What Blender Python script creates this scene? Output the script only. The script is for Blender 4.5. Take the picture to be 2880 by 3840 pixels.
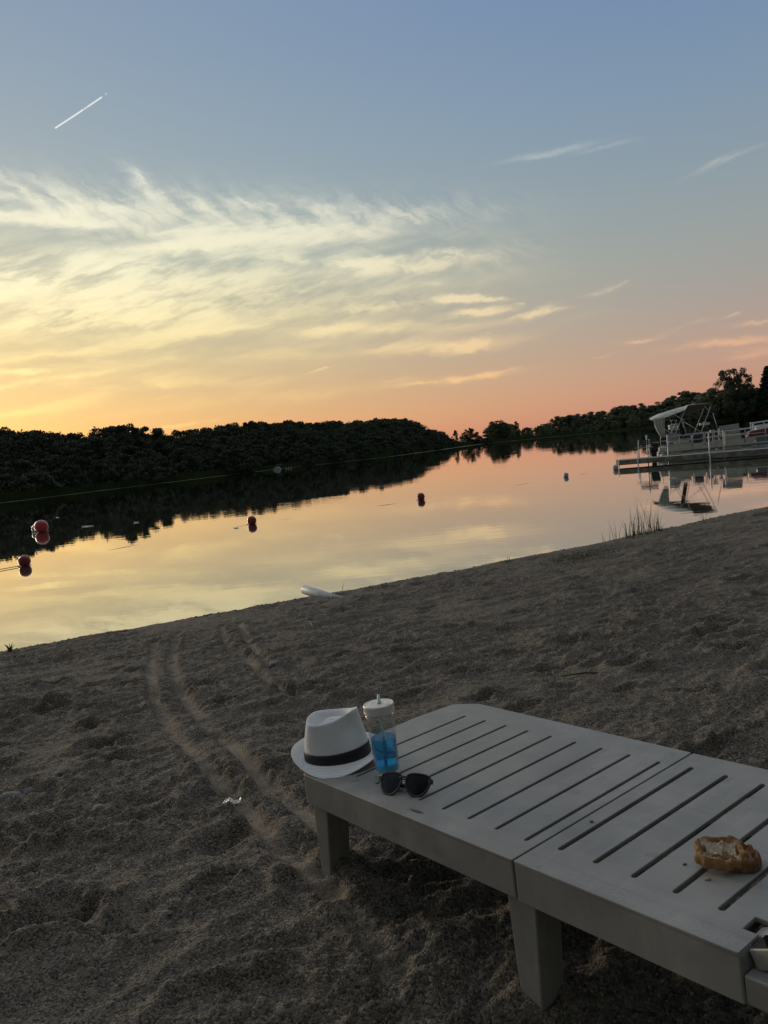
import bpy, bmesh, math, random
import numpy as np
from math import sin, cos, tan, atan, atan2, radians, degrees, pi, sqrt, hypot
from mathutils import Vector, Matrix, noise as mnoise
random.seed(7)
scene = bpy.context.scene
for o in list(bpy.data.objects): bpy.data.objects.remove(o)
COL = scene.collection

# ------------------------------------------------------------------ camera
FPX = 3098.0; ROLL = radians(5.11); PITCH = atan(237/3098); CH = 1.24; WZ = -0.5
FWD = Vector((0, cos(PITCH), -sin(PITCH))); UPC = Vector((0, sin(PITCH), cos(PITCH))); XR = Vector((1, 0, 0))
CO = Vector((0, 0, CH))
im_r = XR*cos(ROLL) - UPC*sin(ROLL); im_u = XR*sin(ROLL) + UPC*cos(ROLL)
cam_d = bpy.data.cameras.new('camera'); cam = bpy.data.objects.new('camera', cam_d); COL.objects.link(cam)
M = Matrix((im_r, im_u, -FWD)).transposed().to_4x4(); M.translation = CO
cam.matrix_world = M
cam_d.sensor_fit = 'HORIZONTAL'; cam_d.sensor_width = 36; cam_d.lens = 36*FPX/2880
cam_d.clip_start = 0.05; cam_d.clip_end = 20000
scene.camera = cam
def ray(px, py):
    return im_r*((px-1440)/FPX) + im_u*((1920-py)/FPX) + FWD
def atz(px, py, z):
    d = ray(px, py); return CO + d*((z-CH)/d.z)
def aty(px, py, Y):
    d = ray(px, py); return CO + d*(Y/d.y)
def azel(px, py):
    d = ray(px, py); return degrees(atan2(d.x, d.y)), degrees(atan2(d.z, hypot(d.x, d.y)))

def s2l(c):
    return tuple(((v/255)/12.92 if v/255 <= .04045 else ((v/255+.055)/1.055)**2.4) for v in c)

# ------------------------------------------------------------------ render / view
scene.render.engine = 'CYCLES'
scene.view_settings.view_transform = 'Standard'; scene.view_settings.look = 'None'
scene.view_settings.exposure = 0.0; scene.view_settings.gamma = 1.0
scene.cycles.max_bounces = 10; scene.cycles.transmission_bounces = 10; scene.cycles.transparent_max_bounces = 12

# ------------------------------------------------------------------ world (sky)
SUN_AZ, SUN_EL = -42.0, 3.0     # degrees from +Y, to the left is negative
world = bpy.data.worlds.new("World"); scene.world = world; world.use_nodes = True
wt = world.node_tree; wt.nodes.clear()
class S:
    """tiny expression helper for shader math"""
    def __init__(s, nt, sock): s.nt, s.k = nt, sock
    def _m(s, op, *a, clamp=False):
        n = s.nt.nodes.new('ShaderNodeMath'); n.operation = op; n.use_clamp = clamp
        for i, v in enumerate(a):
            if isinstance(v, S): s.nt.links.new(v.k, n.inputs[i])
            else: n.inputs[i].default_value = v
        return S(s.nt, n.outputs[0])
    def __add__(s, o): return s._m('ADD', s, o)
    __radd__ = __add__
    def __sub__(s, o): return s._m('SUBTRACT', s, o)
    def __rsub__(s, o): return s._m('SUBTRACT', o, s)
    def __mul__(s, o): return s._m('MULTIPLY', s, o)
    __rmul__ = __mul__
    def __truediv__(s, o): return s._m('DIVIDE', s, o)
    def f(s, op, *a, clamp=False): return s._m(op, s, *a, clamp=clamp)
    def clamp(s): return s._m('ADD', s, 0.0, clamp=True)
def sstep(x, a, b):
    n = x.nt.nodes.new('ShaderNodeMapRange'); n.interpolation_type = 'SMOOTHSTEP'
    x.nt.links.new(x.k, n.inputs[0]); n.inputs[1].default_value = a; n.inputs[2].default_value = b
    return S(x.nt, n.outputs[0])
def comb(nt, x, y, z=0.0):
    n = nt.nodes.new('ShaderNodeCombineXYZ')
    for i, v in enumerate((x, y, z)):
        if isinstance(v, S): nt.links.new(v.k, n.inputs[i])
        else: n.inputs[i].default_value = v
    return n.outputs[0]
def noise(nt, vec, scale=1.0, detail=5, rough=.55, dist=0.0, lac=2.0):
    n = nt.nodes.new('ShaderNodeTexNoise'); n.inputs['Scale'].default_value = scale
    n.inputs['Detail'].default_value = detail; n.inputs['Roughness'].default_value = rough
    n.inputs['Distortion'].default_value = dist; n.inputs['Lacunarity'].default_value = lac
    if vec is not None: nt.links.new(vec, n.inputs['Vector'])
    return S(nt, n.outputs['Fac'])
def ramp(nt, fac, stops, interp='LINEAR'):
    n = nt.nodes.new('ShaderNodeValToRGB'); n.color_ramp.interpolation = interp
    e = n.color_ramp.elements
    while len(e) > 1: e.remove(e[0])
    e[0].position = stops[0][0]; e[0].color = (*stops[0][1], 1)
    for p, c in stops[1:]:
        k = e.new(p); k.color = (*c, 1)
    nt.links.new(fac.k if isinstance(fac, S) else fac, n.inputs[0])
    return n.outputs[0]
def mixc(nt, fac, a, b, mode='MIX'):
    n = nt.nodes.new('ShaderNodeMix'); n.data_type = 'RGBA'; n.blend_type = mode
    for sock, v in ((n.inputs[0], fac), (n.inputs[6], a), (n.inputs[7], b)):
        if isinstance(v, S): nt.links.new(v.k, sock)
        elif isinstance(v, bpy.types.NodeSocket): nt.links.new(v, sock)
        elif isinstance(v, (int, float)): sock.default_value = v
        else: sock.default_value = (*v[:3], 1)
    return n.outputs[2]

tc = wt.nodes.new('ShaderNodeTexCoord')
sp = wt.nodes.new('ShaderNodeSeparateXYZ'); wt.links.new(tc.outputs['Generated'], sp.inputs[0])
dx, dy, dz = (S(wt, sp.outputs[i]) for i in range(3))
AZ = dx.f('ARCTAN2', dy)*57.2958
EL = dz.f('ARCSINE')*57.2958
# elevation ramps at the left of the view, the right of the view and behind
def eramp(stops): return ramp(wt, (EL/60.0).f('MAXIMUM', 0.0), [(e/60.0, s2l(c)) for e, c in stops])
left = eramp([(0, (206,136,106)), (1.5, (208,147,106)), (4, (198,156,112)), (7, (184,162,124)), (10, (176,168,136)), (13, (160,165,150)), (16, (148,160,158)), (20, (140,156,166)), (25, (130,149,168)), (31, (120,140,168)), (40, (190,196,204)), (60, (205,208,212))])  # topmost stops, left and right, brightened out of view as added fill light
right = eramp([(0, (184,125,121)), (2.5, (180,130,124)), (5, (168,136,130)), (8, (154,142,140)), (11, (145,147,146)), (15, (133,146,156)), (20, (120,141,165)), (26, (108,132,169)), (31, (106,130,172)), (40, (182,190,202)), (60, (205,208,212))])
back = eramp([(0, (64,64,60)), (9, (72,74,72)), (16, (110,112,116)), (30, (112,115,118)), (60, (110,113,118))])
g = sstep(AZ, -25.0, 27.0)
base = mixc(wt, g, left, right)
absaz = (AZ + 8.0).f('ABSOLUTE')
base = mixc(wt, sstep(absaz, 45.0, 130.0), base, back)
# unseen dark zone added to the sky behind right, to darken that side
shade = sstep(((AZ+398.0).f('MODULO', 360.0)-180.0).f('ABSOLUTE'), 94.0, 66.0)*sstep(EL, 56.0, 36.0)
base = mixc(wt, shade*.93, base, (.012,.014,.012))
glow = ((AZ+30.0)*(AZ+30.0)/260.0 + (EL-5.0)*(EL-5.0)/60.0)
glow = (glow*-1.0).f('EXPONENT')
base = mixc(wt, glow*0.16, base, s2l((250,215,130)))
# clouds: wisps laid out by azimuth and elevation
wob = noise(wt, comb(wt, AZ*0.10, EL*0.22, 1.7), 1.0, 3)
wb2 = noise(wt, comb(wt, AZ*0.9, EL*1.9, 6.7), 1.0, 4, .6)
A2 = AZ + (wob-0.5)*1.6 + (wb2-0.5)*1.0; E2 = EL + (wob-0.5)*.9 + (wb2-0.5)*.55
def rot(a): 
    c_, s_ = cos(radians(a)), sin(radians(a)); return A2*c_ + E2*s_, E2*c_ - A2*s_
u1, v1 = rot(5); u2, v2 = rot(-33); u3, v3 = rot(14)
st1 = sstep(noise(wt, comb(wt, u1*0.13, v1*0.75, 3.1), 1.0, 7, .55, .3), .34, .72)
st2 = sstep(noise(wt, comb(wt, u2*0.42, v2*1.6, 9.4), 1.0, 6, .56, .35), .30, .78)
st3 = sstep(noise(wt, comb(wt, u3*0.35, v3*1.5, 5.5), 1.0, 6, .6, .2), .36, .66)
puf = sstep(noise(wt, comb(wt, A2*0.55, E2*1.1, 2.2), 1.0, 6, .6, .4), .34, .64)
def blob(px, py, rx, ry, ang=0.0, sharp=1.0, ww=True):
    k = 2880/1659
    a0, e0 = azel(px*k, py*k)
    sc = 1659*FPX/2880
    ra, re = degrees(rx/sc*1.0), degrees(ry/sc*1.0)
    th = radians(ang)-ROLL
    a, e = (A2, E2) if ww else (AZ, EL)
    p = ((a-a0)*cos(th) + (e-e0)*sin(th))/ra
    q = ((e-e0)*cos(th) - (a-a0)*sin(th))/re
    d = (p*p + q*q)*sharp
    return (d*-1.0).f('EXPONENT')
dens = None
sA = st1*.75+.25; pA = puf*.7+.3
for (px, py, rx, ry, an, tex, amp) in [
    (180, 490, 420, 13, 1, sA, 1.5), (420, 478, 380, 20, -1, sA, .9), (480, 452, 440, 42, 0, st2, .6), (120, 446, 240, 40, -10, st2, .5), (420, 560, 480, 110, 2, st1, .35), (300, 640, 520, 120, 2, sA, .28), (420, 432, 60, 12, -12, puf, .6),
    (312, 392, 50, 14, -38, st2, .9), (560, 440, 60, 10, -10, puf, .5), (700, 450, 120, 18, -4, puf, .4), (860, 470, 200, 34, 4, st2, .5), (760, 490, 60, 10, 0, puf, .6),
    (300, 552, 150, 12, 14, sA, 1.2), (400, 535, 110, 11, 8, pA, 1.3), (480, 520, 90, 10, 4, pA, .8), (640, 505, 170, 16, 6, st3, .9), (620, 545, 260, 40, 0, st1, .5),
    (130, 600, 250, 40, 4, st3, .9), (90, 645, 200, 26, 2, sA, 1.5), (180, 690, 260, 26, 6, st3, .9), (420, 640, 380, 70, 3, st3, .5), (640, 560, 60, 8, -10, puf, .6),
    (900, 568, 120, 14, 3, pA, 1.5), (770, 570, 70, 13, 0, pA, 1.5), (960, 548, 50, 8, -6, puf, .9), (1080, 560, 90, 30, 12, st2, .4),
    (860, 622, 250, 26, 3, st1, .35), (820, 660, 110, 16, 3, puf, .7), (760, 712, 330, 13, 2, sA, .9), (830, 750, 260, 16, 3, sA, .8), (1010, 745, 80, 12, 6, pA, 1.5), (700, 795, 30, 3, 16, puf, .8),
    (400, 700, 420, 60, 3, st1, .5), (100, 770, 300, 30, 3, st1, .7), (40, 806, 60, 5, 4, pA, 1.1), (100, 822, 130, 6, 10, pA, 1.0), (350, 830, 260, 18, 4, st1, .8), (80, 882, 160, 8, 12, sA, 1.2),
    (230, 872, 180, 12, 7, st1, .7), (400, 870, 240, 20, 6, sA, .55), (400, 918, 90, 4, 9, puf, .9), (980, 820, 110, 6, 7, pA, 1.4), (1060, 806, 60, 5, 10, pA, .9), (860, 822, 90, 8, 4, st1, .5), (700, 850, 260, 14, 5, st1, .3),
    (1000, 643, 56, 8, -3, pA, 2.4), (1062, 648, 30, 4, 0, pA, 1.1), (1035, 676, 56, 8, 3, pA, 2.2), (1140, 685, 30, 5, 6, pA, 2.4), (1160, 677, 24, 8, 20, pA, 2.0), (1196, 674, 34, 4, 4, pA, .6), (1120, 660, 12, 3, 0, pA, .7), (970, 610, 40, 5, 0, puf, .4),
    (1190, 331, 90, 6, 7, sA, .6), (1300, 322, 60, 4, 6, sA, .4), (1590, 338, 50, 4, 17, sA, .6), (1540, 352, 40, 4, 22, sA, .5),
    (1290, 636, 34, 6, 14, puf, .5), (1330, 620, 30, 4, 20, puf, .4), (1560, 745, 90, 7, 4, sA, 1.3), (1630, 760, 60, 9, 4, sA, .9), (1640, 699, 40, 4, 4, pA, 1.0), (1600, 775, 36, 4, 6, pA, .9),
    (1385, 738, 34, 4, 8, pA, .9), (1300, 771, 20, 2.5, 14, pA, 1.0), (1490, 705, 40, 5, 15, puf, .4), (1580, 684, 22, 3, 16, puf, .7)]:
    t = blob(px, py, rx, ry, an)*tex*amp
    dens = t if dens is None else dens + t
dens = (1.0 - (dens*dens*-1.15 - dens*.55).f('EXPONENT'))
cl_l = eramp([(0, (250,200,124)), (4, (252,212,134)), (8, (254,230,160)), (13, (252,243,202)), (20, (246,242,220)), (31, (205,212,218)), (60, (205,208,212))])
cl_r = eramp([(0, (215,150,120)), (4, (222,160,132)), (8, (226,196,160)), (13, (226,212,184)), (20, (190,200,210)), (31, (170,185,205)), (60, (205,208,212))])
clc = mixc(wt, g, cl_l, cl_r)
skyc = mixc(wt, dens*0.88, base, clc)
# contrail
def segdist(p0, p1, hw):
    (a0, e0), (a1, e1) = azel(*p0), azel(*p1)
    L = hypot((a1-a0), (e1-e0)); ux, uy = (a1-a0)/L, (e1-e0)/L
    s = (AZ-a0)*ux + (EL-e0)*uy; d = ((EL-e0)*ux - (AZ-a0)*uy).f('ABSOLUTE')
    br = sstep(noise(wt, comb(wt, s*2.6, 0.0, 7.3), 1.0, 3), .3, .45)
    m = sstep(d, hw, hw*.35)*sstep(s, -.03, .05)*sstep(s, L+.03, L-.05)
    return m, br, s/L
m1, br, sl_ = segdist((206, 481), (383, 363), .062)
mid = sstep((sl_-.62).f('ABSOLUTE'), .22, .05)
m1 = m1*(1.0 - mid*(1.0-br)*.9)
m2, _, _ = segdist((394, 355), (401, 350), .07)
skyc = mixc(wt, (m1*.85 + m2*.35).clamp(), skyc, s2l((236,238,236)))
# below the horizon: dim ground tone
skyc = mixc(wt, sstep(dz, 0.0, -0.03), skyc, (.05,.045,.04))
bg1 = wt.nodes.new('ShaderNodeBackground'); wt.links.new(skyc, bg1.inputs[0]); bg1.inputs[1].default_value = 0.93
nish = wt.nodes.new('ShaderNodeTexSky'); nish.sky_type = 'NISHITA'; nish.sun_disc = False
nish.sun_elevation = radians(SUN_EL); nish.sun_rotation = radians(SUN_AZ); nish.altitude = 250
bg2 = wt.nodes.new('ShaderNodeBackground'); wt.links.new(nish.outputs[0], bg2.inputs[0]); bg2.inputs[1].default_value = 0.05
ad = wt.nodes.new('ShaderNodeAddShader'); wt.links.new(bg1.outputs[0], ad.inputs[0]); wt.links.new(bg2.outputs[0], ad.inputs[1])
wo = wt.nodes.new('ShaderNodeOutputWorld'); wt.links.new(ad.outputs[0], wo.inputs[0])
world.cycles.sampling_method = 'MANUAL'; world.cycles.sample_map_resolution = 1024

# ------------------------------------------------------------------ sun (last soft glow of the sunset)
sd = bpy.data.lights.new('sun', 'SUN'); sd.energy = 1.1; sd.angle = radians(14); sd.color = (1.0, .86, .68)
sun = bpy.data.objects.new('sun', sd); COL.objects.link(sun)
sdir = Vector((sin(radians(SUN_AZ))*cos(radians(9)), cos(radians(SUN_AZ))*cos(radians(9)), sin(radians(9))))
sun.rotation_euler = sdir.to_track_quat('Z', 'Y').to_euler(); sun.location = (-20, 30, 20)

# ------------------------------------------------------------------ helpers
def tag(o, label=None, cat=None, group=None, kind=None):
    if label: o['label'] = label
    if cat: o['category'] = cat
    if group: o['group'] = group
    if kind: o['kind'] = kind
    return o
def empty(name, loc, label, cat, group=None, rz=0):
    o = bpy.data.objects.new(name, None); COL.objects.link(o); o.location = loc; o.rotation_euler = (0, 0, rz)
    o.empty_display_size = .1
    return tag(o, label, cat, group)
def link_mesh(name, me, mat, parent=None, smooth=False):
    o = bpy.data.objects.new(name, me); COL.objects.link(o)
    if mat: me.materials.append(mat)
    if parent: o.parent = parent
    if smooth: me.polygons.foreach_set('use_smooth', [True]*len(me.polygons))
    return o
class MB:
    def __init__(s): s.v = []; s.f = []; s.uv = []
    def add(s, vs, fs):
        n = len(s.v); s.v += [tuple(v) for v in vs]; s.f += [tuple(i+n for i in f) for f in fs]; return s
    def box(s, x0, x1, y0, y1, z0, z1):
        return s.hexa([(x0,y0,z0),(x1,y0,z0),(x1,y1,z0),(x0,y1,z0)], [(x0,y0,z1),(x1,y0,z1),(x1,y1,z1),(x0,y1,z1)])
    def hexa(s, b, t):
        n = len(b)
        return s.add(list(b)+list(t), [tuple(range(n-1,-1,-1)), tuple(range(n,2*n))]+[(i,(i+1)%n,n+(i+1)%n,n+i) for i in range(n)])
    def tube(s, pts, r, n=8, cap=True):
        pts = [Vector(p) for p in pts]; rings = []
        rs = r if isinstance(r, (list, tuple)) else [r]*len(pts)
        prev = None
        for i, p in enumerate(pts):
            t = (pts[min(i+1, len(pts)-1)]-pts[max(i-1, 0)]).normalized()
            if prev is None: a = t.orthogonal().normalized()
            else:
                a = prev - t*prev.dot(t); a.normalize()
            prev = a; b = t.cross(a)
            rings.append([p + (a*cos(2*pi*k/n)+b*sin(2*pi*k/n))*rs[i] for k in range(n)])
        vs = [v for R in rings for v in R]; fs = []
        for i in range(len(pts)-1):
            for k in range(n): fs.append((i*n+k, i*n+(k+1)%n, (i+1)*n+(k+1)%n, (i+1)*n+k))
        if cap: fs += [tuple(range(n-1,-1,-1)), tuple(range((len(pts)-1)*n, len(pts)*n))]
        return s.add(vs, fs)
    def lathe(s, prof, n=32, c=(0,0,0)):
        vs = [(c[0]+r*cos(2*pi*k/n), c[1]+r*sin(2*pi*k/n), c[2]+z) for r, z in prof for k in range(n)]; fs = []
        for i in range(len(prof)-1):
            for k in range(n): fs.append((i*n+k, i*n+(k+1)%n, (i+1)*n+(k+1)%n, (i+1)*n+k))
        if prof[0][0] > 1e-6: fs.append(tuple(range(n-1,-1,-1)))
        if prof[-1][0] > 1e-6: fs.append(tuple(range((len(prof)-1)*n, len(prof)*n)))
        return s.add(vs, fs)
    def grid(s, P, closed_u=False):
        ny, nx = len(P), len(P[0]); vs = [p for r in P for p in r]; fs = []
        for j in range(ny-1):
            for i in range(nx if closed_u else nx-1):
                fs.append((j*nx+i, j*nx+(i+1)%nx, (j+1)*nx+(i+1)%nx, (j+1)*nx+i))
        return s.add(vs, fs)
    def ball(s, c, r, n=16, m=10, sq=(1,1,1)):
        P = []
        for j in range(m+1):
            th = pi*j/m
            P.append([(c[0]+r*sq[0]*sin(th)*cos(2*pi*k/n), c[1]+r*sq[1]*sin(th)*sin(2*pi*k/n), c[2]-r*sq[2]*cos(th)) for k in range(n)])
        return s.grid(P, True)
    def build(s, name, mat, parent=None, smooth=False, bevel=0, sub=0, solid=0, weld=True):
        me = bpy.data.meshes.new(name); me.from_pydata(s.v, [], s.f)
        if weld:
            bm = bmesh.new(); bm.from_mesh(me); bmesh.ops.remove_doubles(bm, verts=bm.verts, dist=1e-5)
            bmesh.ops.recalc_face_normals(bm, faces=bm.faces); bm.to_mesh(me); bm.free()
        me.update(); o = link_mesh(name, me, mat, parent, smooth)
        if solid: m = o.modifiers.new('solid', 'SOLIDIFY'); m.thickness = solid; m.offset = 0
        if bevel:
            m = o.modifiers.new('bevel', 'BEVEL'); m.width = bevel; m.segments = 2; m.limit_method = 'ANGLE'
        if sub: m = o.modifiers.new('sub', 'SUBSURF'); m.levels = sub; m.render_levels = sub
        return o

def mat(name, col, rough=.6, var=.0, vscale=8.0, bump=0.0, bscale=60.0, metal=0.0, spec=.5, col2=None, **kw):
    m = bpy.data.materials.new(name); m.use_nodes = True; nt = m.node_tree
    b = nt.nodes['Principled BSDF']
    b.inputs['Base Color'].default_value = (*col, 1); b.inputs['Roughness'].default_value = rough
    b.inputs['Metallic'].default_value = metal; b.inputs['Specular IOR Level'].default_value = spec
    tcn = nt.nodes.new('ShaderNodeTexCoord'); vec = tcn.outputs['Object']
    if var or col2:
        n = noise(nt, vec, vscale, 6, .6)
        c2 = col2 or tuple(c*(1-var) for c in col); c1 = col if col2 else tuple(min(1, c*(1+var)) for c in col)
        nt.links.new(mixc(nt, sstep(n, .35, .65), c2, c1), b.inputs['Base Color'])
    if bump:
        n = noise(nt, vec, bscale, 4, .6); bn = nt.nodes.new('ShaderNodeBump'); bn.inputs['Strength'].default_value = bump
        bn.inputs['Distance'].default_value = kw.get('bdist', .01)
        nt.links.new(n.k, bn.inputs['Height']); nt.links.new(bn.outputs[0], b.inputs['Normal'])
    return m

# ------------------------------------------------------------------ numpy gradient noise
_rng = np.random.RandomState(3); _perm = _rng.permutation(4096); _gx = np.cos(_rng.rand(4096)*2*pi); _gy = np.sin(_rng.rand(4096)*2*pi)
_ga = _rng.rand(4096)*2*pi; _gx = np.cos(_ga); _gy = np.sin(_ga)
def pn(x, y, seed=0):
    xi = np.floor(x).astype(np.int64); yi = np.floor(y).astype(np.int64); xf = x-xi; yf = y-yi
    u = xf*xf*xf*(xf*(xf*6-15)+10); v = yf*yf*yf*(yf*(yf*6-15)+10)
    def gr(ix, iy, fx, fy):
        h = _perm[(_perm[(ix+seed*17) & 4095]+iy) & 4095]; return _gx[h]*fx+_gy[h]*fy
    a = gr(xi, yi, xf, yf); b = gr(xi+1, yi, xf-1, yf); c = gr(xi, yi+1, xf, yf-1); d = gr(xi+1, yi+1, xf-1, yf-1)
    return (a+(b-a)*u) + ((c+(d-c)*u)-(a+(b-a)*u))*v
def sm(x, a, b):
    t = np.clip((x-a)/(b-a), 0, 1); return t*t*(3-2*t)

# ------------------------------------------------------------------ beach
SHX = np.array([-30, -15, -8, -4.07, -2.88, -1.49, -.32, 1.23, 3.51, 5.29, 7.24, 12, 30])
SHY = np.array([-4, 2.2, 6.2, 8.41, 9.03, 9.75, 10.40, 11.34, 12.74, 14.13, 15.5, 19.5, 36])
def shore_y(x): return np.interp(x, SHX, SHY)
def smooth_h(x, y):
    D = (shore_y(x)-y)*.87
    z = np.where(D > 0, -.5 + .035*sm(D, 0, .18) + .045*sm(D, .15, .8) + .445*np.clip((D-.3)/6.6, 0, 1)**.85 - .04*sm(2.2-y, 0, .8), -.5 + D*.16)
    return np.maximum(z, -1.6)
def ground(px, py, off=0.0):
    z = -.1
    for _ in range(12):
        p = atz(px, py, z); z = .5*z + .5*(float(smooth_h(np.array(p.x), np.array(p.y)))+off)
    return atz(px, py, z)
KK = 2880/1659
tracks = [[(335,1395),(325,1450),(335,1510),(365,1570),(430,1650),(500,1720),(560,1790),(620,1850),(690,1910),(760,1990),(850,2120)],
          [(385,1370),(372,1430),(390,1490),(430,1545),(470,1590),(540,1660),(600,1720),(660,1770),(740,1850)],
          [(480,1350),(485,1390),(520,1420),(560,1455),(590,1490),(640,1520)], [(515,1345),(535,1385),(565,1425),(600,1455)]]
tracks = [[ground(a*KK, b*KK) for a, b in t] for t in tracks]
def catmull(P, n=14):
    out = []; P = [P[0]]+list(P)+[P[-1]]
    for i in range(1, len(P)-2):
        for k in range(n):
            t = k/n; a, b, c, d = P[i-1:i+3]
            out.append(.5*((2*b)+(c-a)*t+(2*a-5*b+4*c-d)*t*t+(3*b-a-3*c+d)*t**3))
    out.append(P[-2]); return out
def make_sand():
    nr, nc = 1180, 1080
    ya = np.exp(np.linspace(np.log(1.1), np.log(25.0), nr)) - 1.9
    ua = np.linspace(-1.15, 1.2, nc)
    U_, Y = np.meshgrid(ua, ya); X = U_*(Y+2.0); 
    ysh = Y + .10*pn(X*.7, X*0, 71) + .05*pn(X*2.6, X*0, 72) + .02*pn(X*9, X*0, 73)
    Z = smooth_h(X, ysh); D = (shore_y(X)-ysh)*.87
    wet = 1-sm(D, .06, .34); calm = 1-.85*wet
    rut = np.zeros_like(X)
    tv = []
    for ti, t in enumerate(tracks):
        c = catmull(t, 8); best = np.full(X.shape, 9.0); along = np.zeros_like(X); L = 0
        for a, b in zip(c[:-1], c[1:]):
            m = (np.abs(X-a.x) < .6) & (np.abs(Y-a.y) < .8)
            if not m.any(): L += (b-a).length; continue
            ab = (b.x-a.x, b.y-a.y); l2 = ab[0]**2+ab[1]**2+1e-9
            xs, ys = X[m], Y[m]; tt = np.clip(((xs-a.x)*ab[0]+(ys-a.y)*ab[1])/l2, 0, 1)
            d = np.hypot(xs-a.x-tt*ab[0], ys-a.y-tt*ab[1]); bm = best[m]; al = along[m]
            al[d < bm] = (L+tt*sqrt(l2))[d < bm]; best[m] = np.minimum(bm, d); along[m] = al; L += (b-a).length
        w = best + .02*pn(X*6, Y*6, 40+ti)
        hw = .030 if ti < 2 else .024
        brk = sm(pn(along*2.1, along*0+ti*3.3, 60)+.06*pn(X*14, Y*14, 61), -.08, .16)
        if ti > 1: brk = brk*.8
        rut = np.maximum(rut, (1-sm(w, hw*.6, hw*1.35))*(.42+.58*brk))
        Z += -.014*(1-sm(w, hw*.5, hw*1.7))*(.35+.65*brk) + .009*np.exp(-((w-hw*2.1)/.028)**2)*(.5+.5*np.sin(along*95)*.6)
    for lx_, ly_ in ((-.262, 2.318), (.238, 1.722)):
        dd_ = np.hypot((X-lx_), (Y-ly_)*1.0)+.02*pn(X*12, Y*12, 80); Z += .020*np.exp(-((dd_-.055)/.035)**2)
    cr = (1-.8*rut)*calm
    # broad undulation and trampled relief
    wx = pn(X*1.1, Y*1.1, 1)*.5; wy = pn(X*1.1, Y*1.1, 2)*.5
    und = .040*pn(X*.9+wx, Y*1.3+wy, 3) + .030*pn(X*2.0+wx, Y*3.1+wy, 4)
    ang = .45; xr = X*cos(ang)+Y*sin(ang); yr = -X*sin(ang)+Y*cos(ang)
    n1 = pn(xr*2.8+wx*1.5, yr*6.5+wy*2, 5); ridge = (1-np.abs(n1)*2.2)
    und2 = .019*ridge + .014*pn(xr*5+wx, yr*9+wx, 6)
    n2 = pn(X*13+wx*3, Y*17+wy*3, 7); n3 = pn(X*27+3*wx, Y*33, 8)
    n4 = pn(X*48+4*wx, Y*52, 13)
    clod = .011*(np.abs(n2)*-1.6+.4) + .0115*n3*(1+n3) + .009*np.abs(n4)
    near = 1-sm(Y, 3.5, 9)
    fine = (.0052*pn(X*58, Y*66, 9) + .0042*near*pn(X*115, Y*125, 10))
    mask = sm(pn(X*.8, Y*.9, 11), -.35, .25)
    Z += calm*und*(.35+.65*sm(D, .6, 3)) + cr*(und2*(.6+.5*mask)+1.15*clod*(.5+.75*mask)) + (1-.4*rut)*calm*fine
    # footprints and scuffs
    rs = np.random.RandomState(5)
    for k in range(460):
        y0 = rs.uniform(.6, 14)**1.0 if k % 3 else rs.uniform(.6, 6); x0 = rs.uniform(-.62, .65)*(y0+1.2)
        if shore_y(x0)-y0 < .9: continue
        a = rs.uniform(-.7, .9); L = rs.uniform(.10, .16); W_ = rs.uniform(.045, .075); dp = rs.uniform(.016, .042)
        m = (np.abs(X-x0) < .45) & (np.abs(Y-y0) < .45)
        xs, ys = X[m]-x0, Y[m]-y0; ns = .35*pn(X[m]*9, Y[m]*9, 12)
        p = xs*cos(a)+ys*sin(a); q = -xs*sin(a)+ys*cos(a); q = q*(1+.25*np.sign(p))
        r = np.sqrt((p/L)**2+(q/W_)**2)+ns
        dz_ = -dp*(1-sm(r, .45, 1.05)) + dp*.5*np.exp(-((r-1.25)/.28)**2)*(.7+.5*np.cos(3*np.arctan2(q, p)+k))
        Z[m] += dz_*calm[m]*(1-.7*rut[m])
    # firm sand round the lounger's feet
    nv = nr*nc; co = np.empty((nv, 3), np.float32); co[:, 0] = X.ravel(); co[:, 1] = Y.ravel(); co[:, 2] = Z.ravel()
    idx = np.arange(nv).reshape(nr, nc)
    q = np.stack([idx[:-1, :-1], idx[:-1, 1:], idx[1:, 1:], idx[1:, :-1]], -1).reshape(-1, 4)
    me = bpy.data.meshes.new('sand'); me.vertices.add(nv); me.vertices.foreach_set('co', co.ravel())
    me.loops.add(q.size); me.loops.foreach_set('vertex_index', q.ravel().astype(np.int32))
    me.polygons.add(len(q)); me.polygons.foreach_set('loop_start', np.arange(0, q.size, 4, dtype=np.int32))
    me.polygons.foreach_set('loop_total', np.full(len(q), 4, np.int32)) if False else None
    me.update(calc_edges=True)
    me.polygons.foreach_set('use_smooth', np.ones(len(q), bool))
    for nm_, arr in (('rut', rut), ('wet', wet)):
        at = me.attributes.new(nm_, 'FLOAT', 'POINT'); at.data.foreach_set('value', arr.ravel().astype(np.float32))
    return me, (X, Y, Z)
sand_me, SG = make_sand()
def sand_h(x, y):
    X, Y, Z = SG; r = np.searchsorted(Y[:, 0], y); r = min(max(r, 0), len(Y)-1)
    row = X[r]; c = min(max(np.searchsorted(row, x), 0), len(row)-1); return float(Z[r, c])
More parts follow.
